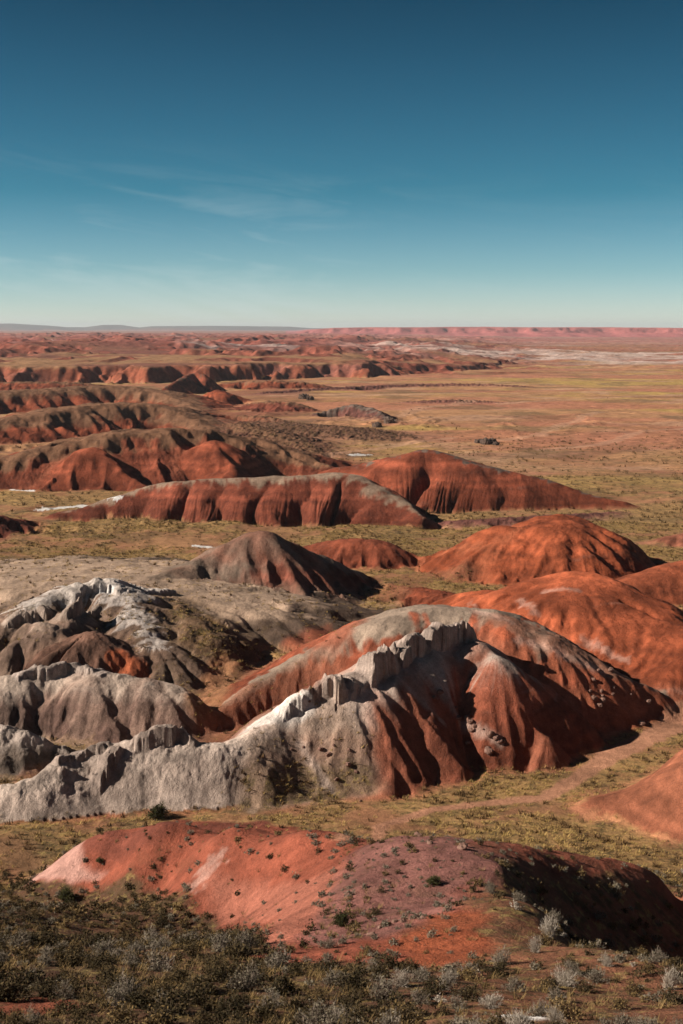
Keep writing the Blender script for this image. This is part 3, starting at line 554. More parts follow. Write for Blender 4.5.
nearm = D < 112
FGV = np.zeros(X.shape)
FGV[nearm] = 1 - sstep(104, 112, D[nearm])
COL = lerp3(COL, np.array((.105, .052, .032)) * (1 + .4 * n2 + .3 * n4)[..., None], FGV)
COL = lerp3(COL, np.array((.20, .085, .05)) * (1 + .3 * n4)[..., None], FGV * sstep(0, 6, X) * .85)
VEG = np.where(nearm, .9 * FGV + VEG * (1 - FGV), VEG)
# red shelf: orange bowl, mauve spur top, pink-white tip
MOUND = region([(24, 886), (60, 856), (100, 834), (170, 820), (300, 828), (480, 842), (560, 846), (640, 872), (560, 872), (500, 862), (470, 885), (460, 940), (400, 962), (330, 965), (264, 960), (262, 934), (212, 922), (186, 912), (158, 893), (100, 888)], 1.2, 5)
paint(MOUND, (.235, .068, .042), .15)
paint(region([(345, 862), (480, 840), (520, 850), (490, 880), (470, 895), (425, 930), (310, 945), (300, 925), (318, 895)], 2, 7), (.235, .102, .088), .24)
paint(region([(205, 868), (340, 866), (325, 900), (300, 940), (268, 950), (262, 922), (215, 912)], 1.5, 8), (.33, .12, .083), .05)
paint(region([(390, 945), (430, 915), (480, 915), (490, 945), (470, 962), (400, 965)], 1.5, 9), (.27, .075, .036), .15)
paint(region([(24, 886), (45, 866), (90, 856), (105, 872), (80, 880)], .8, 10), (.42, .235, .20), .03)
paint(stroke([(100, 838), (160, 826), (210, 826), (260, 824)], .9, 1.2, 3, .6, 11), (.16, .05, .034), .05)
paint(stroke([(500, 850), (545, 851), (590, 859), (640, 872), (700, 886)], 1.3, 1.6, 3, 1.1, 28), (.24, .075, .048), .25, .8)
paint(stroke([(218, 858), (207, 868), (198, 884)], [.30, .45, .2], .8, .8, 3.4, 12), (.46, .31, .27), 0, .5)
paint(stroke([(5, 1010), (40, 1000), (60, 1008)], .5, .5, 2, 1.2, 29), (.20, .06, .035), .1, .9)
# dirt track and dry wash in the valley
PATH = stroke([(345, 838), (380, 826), (430, 810), (490, 803), (545, 798), (580, 776), (610, 756), (650, 738), (690, 712)], [.45, .55, .65, .7, .8, 1.0, 1.4, 1.7, 2.0], .6, 2, .4, 13)
paint(PATH, (.36, .18, .115), 0, .95)
SIDE = stroke([(268, 762), (258, 790), (252, 812)], [.35, .4, .35], .4, 2, .3, 14); paint(region([(250, 742), (300, 712), (340, 700), (372, 730), (384, 785), (330, 800), (245, 812), (225, 790)], 3.0, 24), (.26, .185, .145), .25, .8)
paint(region([(245, 775), (300, 765), (360, 770), (384, 785), (330, 800), (245, 812)], 2.0, 25), (.155, .105, .065), .8, .8)
paint(SIDE, (.32, .22, .16), 0, .9)
WASH = stroke([(230, 660), (218, 685), (203, 708)], [1.5, 2.0, 1.6], 1.5, 4, .5, 15); paint(WASH, (.27, .13, .07), .3, .9)
paint(stroke([(390, 600), (420, 575), (460, 572)], 2, 3, 4, .6, 16), (.20, .085, .05), .3, .7)
for i, (s_, w_) in enumerate((([(600, 412), (566, 424), (535, 436), (505, 440)], 3.0), ([(690, 428), (640, 432), (590, 446), (540, 450)], 2.2), ([(470, 400), (420, 408), (400, 416)], 4.0), ([(330, 455), (390, 447), (450, 438)], 2.0), ([(690, 395), (600, 398), (500, 404)], 4.0))):
    paint(stroke(s_, w_, 1.5, 12, 1.3, 340 + i), (.40, .235, .16), .05, .5)
# bright red scar, pale slips on the ridges
paint(stroke([(120, 662), (135, 668)], 1.6, 1.0, 2, .6, 18), (.30, .085, .04), 0)
paint(region([(190, 720), (240, 690), (300, 660), (345, 650), (320, 690), (270, 722), (225, 742)], 2.5, 19), (.21, .082, .05), .1, .75)
paint(region([(285, 645), (330, 625), (370, 618), (345, 645), (310, 655)], 2.5, 20), (.25, .075, .042), .05, .85)
paint(stroke([(250, 728), (275, 714), (300, 704)], [.8, 1.6, .9], 1.0, 2, .6, 21), (.50, .45, .425), 0)
for i, s_ in enumerate(([(478, 612), (510, 622)], [(520, 640), (560, 652)], [(560, 655), (600, 672)], [(585, 640), (625, 660)], [(545, 592), (575, 590)], [(520, 600), (535, 612)])):
    paint(stroke(s_, .28, .9, 1.1, 2.6, 300 + i), (.48, .31, .26), 0, .45)
for i, s_ in enumerate(([(440, 690), (475, 730), (500, 742)], [(410, 690), (440, 720)], [(300, 745), (330, 790)])):
    paint(stroke(s_, .2, .6, 1.2, 2.2, 320 + i), (.42, .33, .29), 0, .6)
paint(region([(400, 690), (415, 720), (470, 752), (440, 776), (385, 782), (376, 735)], 2.5, 22), (.20, .068, .042), 0, .8)
paint(region([(480, 660), (520, 690), (555, 738), (520, 745), (490, 735), (470, 700)], 2.0, 23), (.225, .068, .04), 0, .8)
SN = np.zeros(X.shape); SNL = []
for i, (s_, w_) in enumerate((([(40, 510), (80, 506), (118, 498)], [1.2, 2.3, 1.2]), ([(12, 490), (32, 491)], [.8, 1.0]), ([(352, 455), (370, 455)], [1.6, 1.2]), ([(196, 546), (208, 547)], 1.0), ([(100, 590), (112, 589)], .35),
                          ([(507, 1017), (535, 1020)], [.12, .2]))):
    m = stroke(s_, w_, .35, 1.2 if i != 5 else .2, 1.1, 400 + i); SN = np.maximum(SN, m); SNL.append(m)
snow_labels = ['long white snow patch left of the loaf-shaped hill', 'small snow patch at the left edge below the dark red hill', 'snow patch on the plain above the red hills', 'small snow patch left of the grey peak', 'snow on top of the white crumbling knob', 'sliver of snow among the nearest shrubs']
s_ = SN > .003
COL[s_] = COL[s_] + (SNOW - COL[s_]) * SN[s_][:, None]; VEG = VEG * (1 - SN); Z += SN * .06
for m, l in zip(SNL, snow_labels):
    if (m > .5).sum() > 6: ID[m > .5] = len(HOBJ); HOBJ.append(('snow', l, 'snow'))
ID[PATH > .5] = len(HOBJ); HOBJ.append(('path', 'pale pink dirt track winding across the grassy flat', 'path'))
ID[SIDE > .5] = len(HOBJ); HOBJ.append(('path', 'short tan footpath running down the front of the rilled ridge', 'path'))

# ------------------------------------------------------------------ materials
def new_mat(name):
    m = bpy.data.materials.new(name); m.use_nodes = True; nt = m.node_tree; nt.nodes.clear()
    o = nt.nodes.new('ShaderNodeOutputMaterial'); b = nt.nodes.new('ShaderNodeBsdfPrincipled'); nt.links.new(b.outputs[0], o.inputs['Surface'])
    b.inputs['Roughness'].default_value = .95; b.inputs['Specular IOR Level'].default_value = .12
    return m, nt, b
def nnoise(nt, vec, scale, detail=6, rough=.6, dist=0):
    n_ = nt.nodes.new('ShaderNodeTexNoise'); n_.inputs['Scale'].default_value = scale; n_.inputs['Detail'].default_value = detail; n_.inputs['Roughness'].default_value = rough; n_.inputs['Distortion'].default_value = dist
    nt.links.new(vec, n_.inputs['Vector']); return n_.outputs['Fac']
def nmap(nt, val, a, b, c, d):
    n_ = nt.nodes.new('ShaderNodeMapRange'); n_.inputs['From Min'].default_value = a; n_.inputs['From Max'].default_value = b; n_.inputs['To Min'].default_value = c; n_.inputs['To Max'].default_value = d
    nt.links.new(val, n_.inputs['Value']); return n_.outputs[0]
def nmath(nt, op, a, b):
    n_ = nt.nodes.new('ShaderNodeMath'); n_.operation = op
    for i, v in enumerate((a, b)):
        if isinstance(v, (int, float)): n_.inputs[i].default_value = v
        else: nt.links.new(v, n_.inputs[i])
    return n_.outputs[0]
def nmix(nt, f, a, b, blend='MIX'):
    n_ = nt.nodes.new('ShaderNodeMix'); n_.data_type = 'RGBA'; n_.blend_type = blend
    for s_, v in (('Factor', f), ('A', a), ('B', b)):
        if isinstance(v, (int, float, tuple)): n_.inputs[s_].default_value = v
        else: nt.links.new(v, n_.inputs[s_])
    return n_.outputs['Result']
M_LAND, nt, bs = new_mat('badlands_clay')
at = nt.nodes.new('ShaderNodeAttribute'); at.attribute_name = 'Col'
av = nt.nodes.new('ShaderNodeAttribute'); av.attribute_name = 'veg'
geo = nt.nodes.new('ShaderNodeNewGeometry')
pos = geo.outputs['Position']
f_big = nnoise(nt, pos, .22, 8, .65, .3); f_mid = nnoise(nt, pos, 1.4, 6, .7); f_fine = nnoise(nt, pos, 6.0, 4, .7)
f_huge = nnoise(nt, pos, .035, 9, .72, .2)
v1 = nmath(nt, 'MULTIPLY', nmath(nt, 'MULTIPLY', nmap(nt, f_big, .28, .72, .62, 1.38), nmap(nt, f_mid, .28, .72, .78, 1.22)), nmath(nt, 'MULTIPLY', nmap(nt, f_fine, .28, .72, .74, 1.26), nmap(nt, f_huge, .28, .72, .70, 1.30)))
cmb = nt.nodes.new('ShaderNodeCombineColor')
for i in range(3): nt.links.new(v1, cmb.inputs[i])
base = nmix(nt, 1.0, at.outputs['Color'], cmb.outputs[0], 'MULTIPLY')
spf = nmath(nt, 'MULTIPLY', nmap(nt, nnoise(nt, pos, .16, 7, .78), .53, .60, 0, 1), nmap(nt, av.outputs['Fac'], .05, .5, 0, .7))
base = nmix(nt, spf, base, (.10, .062, .036, 1))
# low scrub and litter speckles where plants grow
sp_ = nmath(nt, 'MULTIPLY', nmap(nt, nnoise(nt, pos, .75, 5, .75), .50, .60, 0, 1), nmap(nt, av.outputs['Fac'], .12, .75, 0, .8))
base = nmix(nt, sp_, base, (.065, .05, .024, 1))
sp2 = nmath(nt, 'MULTIPLY', nmap(nt, nnoise(nt, pos, 1.1, 5, .7), .54, .64, 0, 1), nmap(nt, av.outputs['Fac'], .2, .8, 0, .7))
base = nmix(nt, sp2, base, (.30, .22, .085, 1))
peb = nmap(nt, nnoise(nt, pos, 3.3, 3, .8), .67, .73, 0, .40)
base = nmix(nt, peb, base, (.11, .07, .055, 1))
nt.links.new(base, bs.inputs['Base Color'])
bmp = nt.nodes.new('ShaderNodeBump'); bmp.inputs['Strength'].default_value = .8; bmp.inputs['Distance'].default_value = .35
hsum = nmath(nt, 'ADD', nmath(nt, 'MULTIPLY', f_mid, 1.0), nmath(nt, 'MULTIPLY', f_fine, .5))
nt.links.new(hsum, bmp.inputs['Height']); nt.links.new(bmp.outputs[0], bs.inputs['Normal'])

# ------------------------------------------------------------------ build the land, one object per hill, path, patch
dXi = np.gradient(X, axis=0); dYi = np.gradient(Y, axis=0); dZi = np.gradient(Z, axis=0)
dXj = np.gradient(X, axis=1); dYj = np.gradient(Y, axis=1); dZj = np.gradient(Z, axis=1)
NX = dYj * dZi - dZj * dYi; NY = dZj * dXi - dXj * dZi; NZ = dXj * dYi - dYj * dXi
nl = np.sqrt(NX ** 2 + NY ** 2 + NZ ** 2) + 1e-12; nl = np.where(NZ < 0, -nl, nl)
NRM = np.stack([NX / nl, NY / nl, NZ / nl], -1)
idx = np.arange(NR * NT).reshape(NR, NT)
quads = np.stack([idx[:-1, :-1], idx[:-1, 1:], idx[1:, 1:], idx[1:, :-1]], -1).reshape(-1, 4)
fid = np.maximum.reduce([ID[:-1, :-1], ID[1:, 1:]]).reshape(-1)
POSF = np.stack([X, Y, Z], -1).reshape(-1, 3); COLF = COL.reshape(-1, 3); VEGF = VEG.reshape(-1); NRMF = NRM.reshape(-1, 3)
def np_mesh(name, v, f, mat, smooth=True):
    me = bpy.data.meshes.new(name); k = f.shape[1]
    me.vertices.add(len(v)); me.vertices.foreach_set('co', np.ascontiguousarray(v, np.float32).ravel())
    me.loops.add(f.size); me.loops.foreach_set('vertex_index', np.ascontiguousarray(f, np.int32).ravel())
    me.polygons.add(len(f)); me.polygons.foreach_set('loop_start', np.arange(0, f.size, k, dtype=np.int32))
    me.update(calc_edges=True)
    me.polygons.foreach_set('use_smooth', np.full(len(f), smooth))
    me.materials.append(mat); return me
def tag(o, label=None, cat=None, group=None, kind=None):
    if label: o['label'] = label
    if cat: o['category'] = cat
    if group: o['group'] = group
    if kind: o['kind'] = kind
    return o
for i, (nm, lb, ct) in enumerate(HOBJ):
    fs = quads[fid == i]
    if len(fs) < 3: continue
    u, inv = np.unique(fs, return_inverse=True)
    me = np_mesh(nm, POSF[u], inv.reshape(-1, 4), M_LAND)
    ca = me.attributes.new('Col', 'FLOAT_COLOR', 'POINT'); ca.data.foreach_set('color', np.concatenate([COLF[u], np.ones((len(u), 1))], 1).astype(np.float32).ravel())
    va = me.attributes.new('veg', 'FLOAT', 'POINT'); va.data.foreach_set('value', VEGF[u].astype(np.float32))
    me.normals_split_custom_set_from_vertices(NRMF[u].astype(np.float32))
    o = bpy.data.objects.new(nm, me); C.objects.link(o); tag(o, lb, ct, None, 'structure')
del quads, fid

#PLANTS
# the air between here and the horizon
M_AIR = bpy.data.materials.new('desert_air'); M_AIR.use_nodes = True; nt = M_AIR.node_tree; nt.nodes.clear()
o_ = nt.nodes.new('ShaderNodeOutputMaterial'); pv = nt.nodes.new('ShaderNodeVolumePrincipled')
pv.inputs['Color'].default_value = (.74, .82, .95, 1); pv.inputs['Density'].default_value = 3.2e-5; pv.inputs['Anisotropy'].default_value = .1
nt.links.new(pv.outputs[0], o_.inputs['Volume'])
bm = bmesh.new(); bmesh.ops.create_cube(bm, size=1.0)
for v in bm.verts: v.co = Vector((v.co.x * 62000, v.co.y * 62000, 0)) + Vector((0, 0, 175 if v.co.z > 0 else -12))
me = bpy.data.meshes.new('haze'); bm.to_mesh(me); bm.free(); me.materials.append(M_AIR)
tag(bpy.data.objects.new('haze', me), 'thin dry air that fades the far mesa and tablelands', 'haze', None, 'stuff'); C.objects.link(bpy.data.objects['haze'])

# ------------------------------------------------------------------ plants and rocks
def plant_mat(name, c1, c2, c3=None):
    m, nt, b = new_mat(name)
    oi = nt.nodes.new('ShaderNodeObjectInfo'); g = nt.nodes.new('ShaderNodeNewGeometry')
    r_ = nt.nodes.new('ShaderNodeValToRGB'); e = r_.color_ramp.elements
    e[0].position = .15; e[0].color = c1 + (1,); e[1].position = .85; e[1].color = c2 + (1,)
    if c3: x_ = e.new(.5); x_.color = c3 + (1,)
    f = nmath(nt, 'ADD', nmath(nt, 'MULTIPLY', g.outputs['Random Per Island'], .6), nmath(nt, 'MULTIPLY', oi.outputs['Random'], .4))
    nt.links.new(f, r_.inputs[0]); nt.links.new(r_.outputs[0], b.inputs['Base Color']); return m
M_GTWIG = plant_mat('grey_twigs', (.13, .10, .08), (.28, .235, .20)); M_GLEAF = plant_mat('grey_leaves', (.10, .085, .06), (.21, .185, .14))
M_PTWIG = plant_mat('pale_dry_twigs', (.22, .185, .15), (.42, .37, .32))
M_DTWIG = plant_mat('dark_twigs', (.06, .042, .03), (.13, .095, .06)); M_DLEAF = plant_mat('dark_green_leaves', (.028, .023, .012), (.11, .076, .036), (.05, .039, .019))
M_JLEAF = plant_mat('juniper_leaves', (.03, .034, .014), (.085, .085, .03))
M_YLEAF = plant_mat('straw_leaves', (.20, .13, .042), (.46, .32, .125))
M_NLEAF = plant_mat('dull_straw_leaves', (.10, .068, .03), (.25, .17, .075)); M_SLEAF = plant_mat('olive_scrub_leaves', (.085, .05, .025), (.20, .125, .056))
def quad_strips(segs, widths, rng):
    """flat tapered blades along each (a, b, c) polyline"""
    V, Fc = [], []
    for (a, b, c), w in zip(segs, widths):
        d = c - a; side = np.cross(d, rng.normal(size=3)); side /= np.linalg.norm(side) + 1e-9
        k = len(V); V += [a - side * w, a + side * w, b + side * w * .8, b - side * w * .8, c + side * w * .25, c - side * w * .25]
        Fc += [(k, k + 1, k + 2, k + 3), (k + 3, k + 2, k + 4, k + 5)]
    return np.array(V), np.array(Fc)
def shrub_geo(seed, ntw, nlf, rad, hgt, leaf, upright=.5, tw=.007, lumps=4):
    rng = np.random.default_rng(seed); segs = []; tips = []
    lc = [(rng.uniform(-.45, .45) * rad, rng.uniform(-.45, .45) * rad, rng.uniform(.55, 1.0)) for _ in range(lumps)]
    for i in range(ntw):
        l = lc[rng.integers(lumps)]
        a = np.array((l[0] * .3 + rng.normal() * .06, l[1] * .3 + rng.normal() * .06, -.08))
        az = rng.uniform(0, 2 * math.pi); zz = rng.uniform(.0, 1) ** (1 - upright * .6)
        q = math.sqrt(max(1 - zz * zz, 0)) * rng.uniform(.75, 1.08)
        c = np.array((l[0] + math.cos(az) * q * rad * .62, l[1] + math.sin(az) * q * rad * .62, hgt * l[2] * (zz * .92 + .1) * rng.uniform(.8, 1.1)))
        b = a * .45 + c * .55 + rng.normal(size=3) * .07 * rad + np.array((0, 0, .08 * hgt)); segs.append((a, b, c)); tips.append((b, c))
        for _ in range(2):
            e = b + (c - b) * rng.uniform(.1, .9); t = e + (c - a) * rng.uniform(.12, .28) + rng.normal(size=3) * .12 * rad
            segs.append((e, (e + t) / 2 + rng.normal(size=3) * .01, t)); tips.append((e, t))
    tv, tf = quad_strips(segs, rng.uniform(.5, 1.1, len(segs)) * tw, rng)
    V, Fc = [], []
    for i in range(nlf):
        b, c = tips[rng.integers(len(tips))]; p = b + (c - b) * rng.uniform(.35, 1.08) + rng.normal(size=3) * .05 * rad
        u = rng.normal(size=3); u /= np.linalg.norm(u); w = np.cross(u, rng.normal(size=3)); w /= np.linalg.norm(w); s_ = leaf * rng.uniform(.55, 1.3)
        k = len(V); V += [p - u * s_, p + w * s_ * .45, p + u * s_, p - w * s_ * .45]; Fc.append((k, k + 1, k + 2, k + 3))
    return (tv, tf), (np.array(V).reshape(-1, 3), np.array(Fc).reshape(-1, 4))
TPL = {}
def template(kind, i):
    if (kind, i) in TPL: return TPL[(kind, i)]
    sd_ = 1000 + i + 50 * sum(map(ord, kind))
    if kind == 'sagebrush': g = shrub_geo(sd_, 190, 620, .55, .62, .034, .45); m = (M_GTWIG, M_GLEAF)
    elif kind == 'scrub': g = shrub_geo(sd_, 130, 950, .58, .58, .042, .35, lumps=5); m = (M_DTWIG, M_DLEAF)
    elif kind == 'dry_shrub': g = shrub_geo(sd_, 260, 120, .5, .8, .025, .7, .006); m = (M_PTWIG, M_PTWIG)
    elif kind == 'juniper': g = shrub_geo(sd_, 200, 2600, .95, 1.15, .06, .5, .012, 7); m = (M_DTWIG, M_JLEAF)
    elif kind == 'rabbitbrush': g = shrub_geo(sd_, 150, 700, .5, .6, .036, .6); m = (M_DTWIG, M_NLEAF)
    TPL[(kind, i)] = (np_mesh('twigs', g[0][0], g[0][1], m[0], False), np_mesh('foliage', g[1][0], g[1][1], m[1], False), g, m)
    return TPL[(kind, i)]
prng = random.Random(77); nrng = np.random.default_rng(77)
def place_shrub(kind, p, size, label, group=None, cat='shrub', var=None):
    tp = template(kind, prng.randrange(5) if var is None else var)
    r_ = bpy.data.objects.new(kind, None); C.objects.link(r_); r_.empty_display_size = .2
    r_.location = (p[0], p[1], p[2]); r_.rotation_euler = (prng.uniform(-.12, .12), prng.uniform(-.12, .12), prng.uniform(0, 6.28))
    r_.scale = (size * prng.uniform(.9, 1.15), size * prng.uniform(.9, 1.15), size * prng.uniform(.8, 1.15))
    for nm, me in (('twigs', tp[0]), ('foliage', tp[1])):
        o = bpy.data.objects.new(nm, me); C.objects.link(o); o.parent = r_
    tag(r_, label, cat, group); return r_
# shrubs that can be told apart
SPECIAL = [('juniper', 158, 818, 1.45, 'round dark juniper bush at the foot of the pale crag', 'bush'), ('juniper', 66, 902, .95, 'dark olive bush standing taller than the scrub near the pink shelf tip', 'bush'),
    ('juniper', 434, 884, .52, 'small deep green bush alone on the mauve spur', 'bush'), ('juniper', 342, 926, .62, 'round dark olive bush on the edge of the pink shelf, above the orange patch', 'bush'),
    ('dry_shrub', 552, 938, 1.35, 'large pale leafless shrub in front of the black shadow', 'shrub'), ('dry_shrub', 440, 990, .95, 'wide pale grey shrub at the bottom beside a dark rounded bush', 'shrub'),
    ('scrub', 468, 1000, .85, 'dark rounded bush at the bottom casting a long shadow', 'bush'), ('dry_shrub', 400, 985, .85, 'pale grey shrub left of the widest bottom shrub', 'shrub'),
    ('dry_shrub', 665, 990, 1.0, 'pale grey shrub nearest the bottom right corner', 'shrub'), ('dry_shrub', 606, 966, .62, 'round pale shrub on the rim of the shadowed hollow', 'shrub'),
    ('scrub', 375, 915, .7, 'grey-green bush on the mauve spur right of the olive bush', 'bush'), ('juniper', 100, 862, .4, 'tiny dark bush on the pale pink tip', 'bush')]
taken = []
for k_, px, py, sz, lb, ct in SPECIAL:
    p = hit(px, py); place_shrub(k_, p, sz, lb, None, ct); taken.append((p[0], p[1], sz * .6))
# scatter over the near slope, spur and hollow
def project(x, y, z):
    d = np.stack([x, y * cP - (z - CAM_H) * sP, y * sP + (z - CAM_H) * cP]); return 341.5 + F * d[0] / d[1], 512 - F * d[2] / d[1]
def visible(x, y, z):
    """open line of sight from the camera, sampled along the ray"""
    ok = np.ones(len(x), bool)
    for f in np.linspace(.35, .975, 40): ok &= bilin(Z, x * f, y * f) < CAM_H + (z - CAM_H) * f + .02
    return ok
cand = []
N_ = 26000
ca_ = nrng.uniform(R(-17.5), R(17.5), N_); cr_ = np.sqrt(nrng.uniform(24 ** 2, 112 ** 2, N_))
cx, cy = cr_ * np.sin(ca_), cr_ * np.cos(ca_); cz = bilin(Z, cx, cy); cv = bilin(VEG, cx, cy); cm = bilin(MOUND, cx, cy)
dens = np.clip(cv, 0, 1) * (.10 + 1.35 * sstep(-.25, .25, fbm(cx / 5, cy / 5, 4, 71))) * np.where(cx > 1.5, .26, 1.0) * np.where(cm > .4, .55, 1)
dens = np.maximum(dens, np.where((cm > .5) & (cx > -1), .17, .03 * (cm > .5)))
keep = nrng.uniform(size=N_) < dens * .75
cx, cy, cz, cm = cx[keep], cy[keep], cz[keep], cm[keep]
vis = visible(cx, cy, cz + .25); cx, cy, cz, cm = cx[vis], cy[vis], cz[vis], cm[vis]
grid = {}
pts = []
for x, y, z, m_ in sorted(zip(cx, cy, cz, cm), key=lambda q: nrng.uniform()):
    sz = prng.uniform(.35, 1.08) ** 1.5 * (1.25 if x < 2 else .95) * (.6 if m_ > .4 else 1)
    if any((x - a) ** 2 + (y - b) ** 2 < (c + sz * .35) ** 2 for a, b, c in taken): continue
    gk = (int(x // 2), int(y // 2)); near = False
    for i in (-1, 0, 1):
        for j in (-1, 0, 1):
            for a, b, c in grid.get((gk[0] + i, gk[1] + j), ()):
                if (x - a) ** 2 + (y - b) ** 2 < (.46 * (sz + c)) ** 2: near = True
    if near: continue
    grid.setdefault(gk, []).append((x, y, sz)); pts.append((x, y, z, sz, m_))
print('shrub points', len(pts))
def kind_of(x, y, m_):
    u = prng.random()
    if m_ > .4: return 'sagebrush' if u < .65 else 'rabbitbrush' if u < .8 else 'scrub'
    if x > 1.5: return 'sagebrush' if u < .36 else 'dry_shrub' if u < .44 else 'rabbitbrush' if u < .74 else 'scrub'
    dark = .72 + .25 * float(noise(x / 9, y / 9, 91))
    return 'scrub' if u < dark else 'rabbitbrush' if u < dark + .10 else 'sagebrush'
WORD = {'sagebrush': 'grey brittle sagebrush', 'scrub': 'low dark green scrub bush', 'dry_shrub': 'pale leafless dry shrub', 'rabbitbrush': 'straw yellow rabbitbrush'}
def zone(x, y, z, m_):
    px, py = project(x, y, z)
    if m_ > .4: return 'on the bare pink and red shelf'
    if px < 300 and py > 860: return 'on the dark overgrown slope at bottom left'
    if py < 955 and px > 470: return 'in the hollow beside the shaded spur'
    if py < 880: return 'on the flat behind the pink shelf'
    return 'on the brown soil along the bottom'
pts.sort(key=lambda q: -q[3] / math.hypot(q[0], q[1]))
rest = {}
for i, (x, y, z, sz, m_) in enumerate(pts):
    k_ = kind_of(x, y, m_); z = height(x, y) - .03
    if i < 286:
        zn_ = zone(x, y, z, m_); place_shrub(k_, (x, y, z), sz, WORD[k_] + ' ' + zn_, WORD[k_] + ' ' + zn_)
    else: rest.setdefault(k_, []).append((x, y, z, sz))
def merged(name, tv, tf, mats, inst, label, cat):
    """many small plants as one mass"""
    V, Fc, MI = [], [], []; off = 0
    for x, y, z, sx, sz, a, t in inst:
        for (v, f), mi in zip(t, range(len(mats))):
            c_, s_ = math.cos(a), math.sin(a)
            V.append(np.stack([(v[:, 0] * c_ - v[:, 1] * s_) * sx + x, (v[:, 0] * s_ + v[:, 1] * c_) * sx + y, v[:, 2] * sz + z], 1)); Fc.append(f + off); off += len(v); MI.append(np.full(len(f), mi))
    me = np_mesh(name, np.concatenate(V), np.concatenate(Fc), mats[0], False)
    for m in mats[1:]: me.materials.append(m)
    me.polygons.foreach_set('material_index', np.concatenate(MI).astype(np.int32))
    o = bpy.data.objects.new(name, me); C.objects.link(o); tag(o, label, cat, None, 'stuff'); return o
LITE = {k: [shrub_geo(3000 + i + 7 * len(k), 40, 190, .55, .6, .075, .45, .012) for i in range(4)] for k in ('sagebrush', 'scrub', 'dry_shrub', 'rabbitbrush')}
MATS = {'sagebrush': (M_GTWIG, M_GLEAF), 'scrub': (M_DTWIG, M_DLEAF), 'dry_shrub': (M_PTWIG, M_PTWIG), 'rabbitbrush': (M_DTWIG, M_NLEAF)}
for k_, l_ in rest.items():
    merged('undergrowth', None, None, MATS[k_], [(x, y, z, sz, sz, prng.uniform(0, 6.28), LITE[k_][prng.randrange(4)]) for x, y, z, sz in l_], 'mass of smaller %s plants filling the near slope' % WORD[k_], 'undergrowth')

# straw grass and small scrub on the slope and across the valley flats
def tuft_geo(seed, n_, h, spread):
    rng = np.random.default_rng(seed); V, Fc = [], []
    for i in range(n_):
        az = rng.uniform(0, 6.28); a = np.array((rng.normal() * spread * .3, rng.normal() * spread * .3, -.05)); ln = rng.uniform(.2, 1) * spread
        t = a + np.array((math.cos(az) * ln, math.sin(az) * ln, h * rng.uniform(.55, 1.1))); sd_ = np.array((-math.sin(az), math.cos(az), 0)) * h * (.045 if n_ > 20 else .11)
        k = len(V); V += [a - sd_, a + sd_, t + sd_ * .4, t - sd_ * .4]; Fc.append((k, k + 1, k + 2, k + 3))
    return np.array(V), np.array(Fc)
TUF = [tuft_geo(60 + i, 13, .20, .34) for i in range(6)]; NTUF = [tuft_geo(80 + i, 26, .26, .34) for i in range(6)]
def scatter(rmin, rmax, n_, seed, thresh, patch):
    rg = np.random.default_rng(seed); a = rg.uniform(R(-18), R(18), n_); r_ = np.sqrt(rg.uniform(rmin ** 2, rmax ** 2, n_))
    x, y = r_ * np.sin(a), r_ * np.cos(a); v = bilin(VEG, x, y) * np.where((x > 1.5) & (r_ < 104), .25, 1) * np.clip(.25 + 1.1 * sstep(-.25, .35, fbm(x / patch, y / patch, 4, seed)), 0, 1)
    k = rg.uniform(size=n_) < v * thresh; x, y = x[k], y[k]; z = bilin(Z, x, y); k = visible(x, y, z + .3); return x[k], y[k], z[k]
def mass(name, x, y, z, tpl, smin, smax, mat, label, cat):
    n_ = len(x); sz = nrng.uniform(smin, smax, n_); a = nrng.uniform(0, 6.28, n_); ti = nrng.integers(len(tpl), size=n_); V, Fc = [], []; off = 0
    for t, (v, f) in enumerate(tpl):
        q = ti == t; m = q.sum(); c_, s_ = np.cos(a[q])[:, None], np.sin(a[q])[:, None]; S_ = sz[q][:, None]
        vv = np.stack([(v[None, :, 0] * c_ - v[None, :, 1] * s_) * S_ + x[q][:, None], (v[None, :, 0] * s_ + v[None, :, 1] * c_) * S_ + y[q][:, None], v[None, :, 2] * S_ + z[q][:, None]], -1).reshape(-1, 3)
        Fc.append((f[None] + (np.arange(m) * len(v))[:, None, None]).reshape(-1, 4) + off); V.append(vv); off += len(vv)
    me = np_mesh(name, np.concatenate(V), np.concatenate(Fc), mat, False); o = bpy.data.objects.new(name, me); C.objects.link(o); tag(o, label, cat, None, 'stuff'); print(name, n_); return o
x, y, z = scatter(23, 110, 26000, 5, .42, 5); mass('grass', x, y, z, NTUF, .5, 1.1, M_NLEAF, 'straw-coloured bunchgrass between the shrubs of the near slope', 'grass')
x, y, z = scatter(105, 340, 150000, 6, .62, 14); mass('grass', x, y, z, TUF, .6, 1.5, M_YLEAF, 'yellow winter grass covering the valley flats', 'grass')
x, y, z = scatter(105, 340, 60000, 7, .42, 10); mass('scrub', x, y, z, [l[1] if False else tuft_geo(90 + i, 14, .34, .42) for i in range(5)], .6, 1.5, M_SLEAF, 'small dark scrub scattered over the valley flats', 'scrub')

x, y, z = scatter(335, 950, 60000, 8, .55, 40); mass('scrub', x, y, z, [tuft_geo(95 + i, 10, .55, .7) for i in range(4)], .7, 1.8, M_SLEAF, 'dark specks of scrub dotted over the far plain', 'scrub')
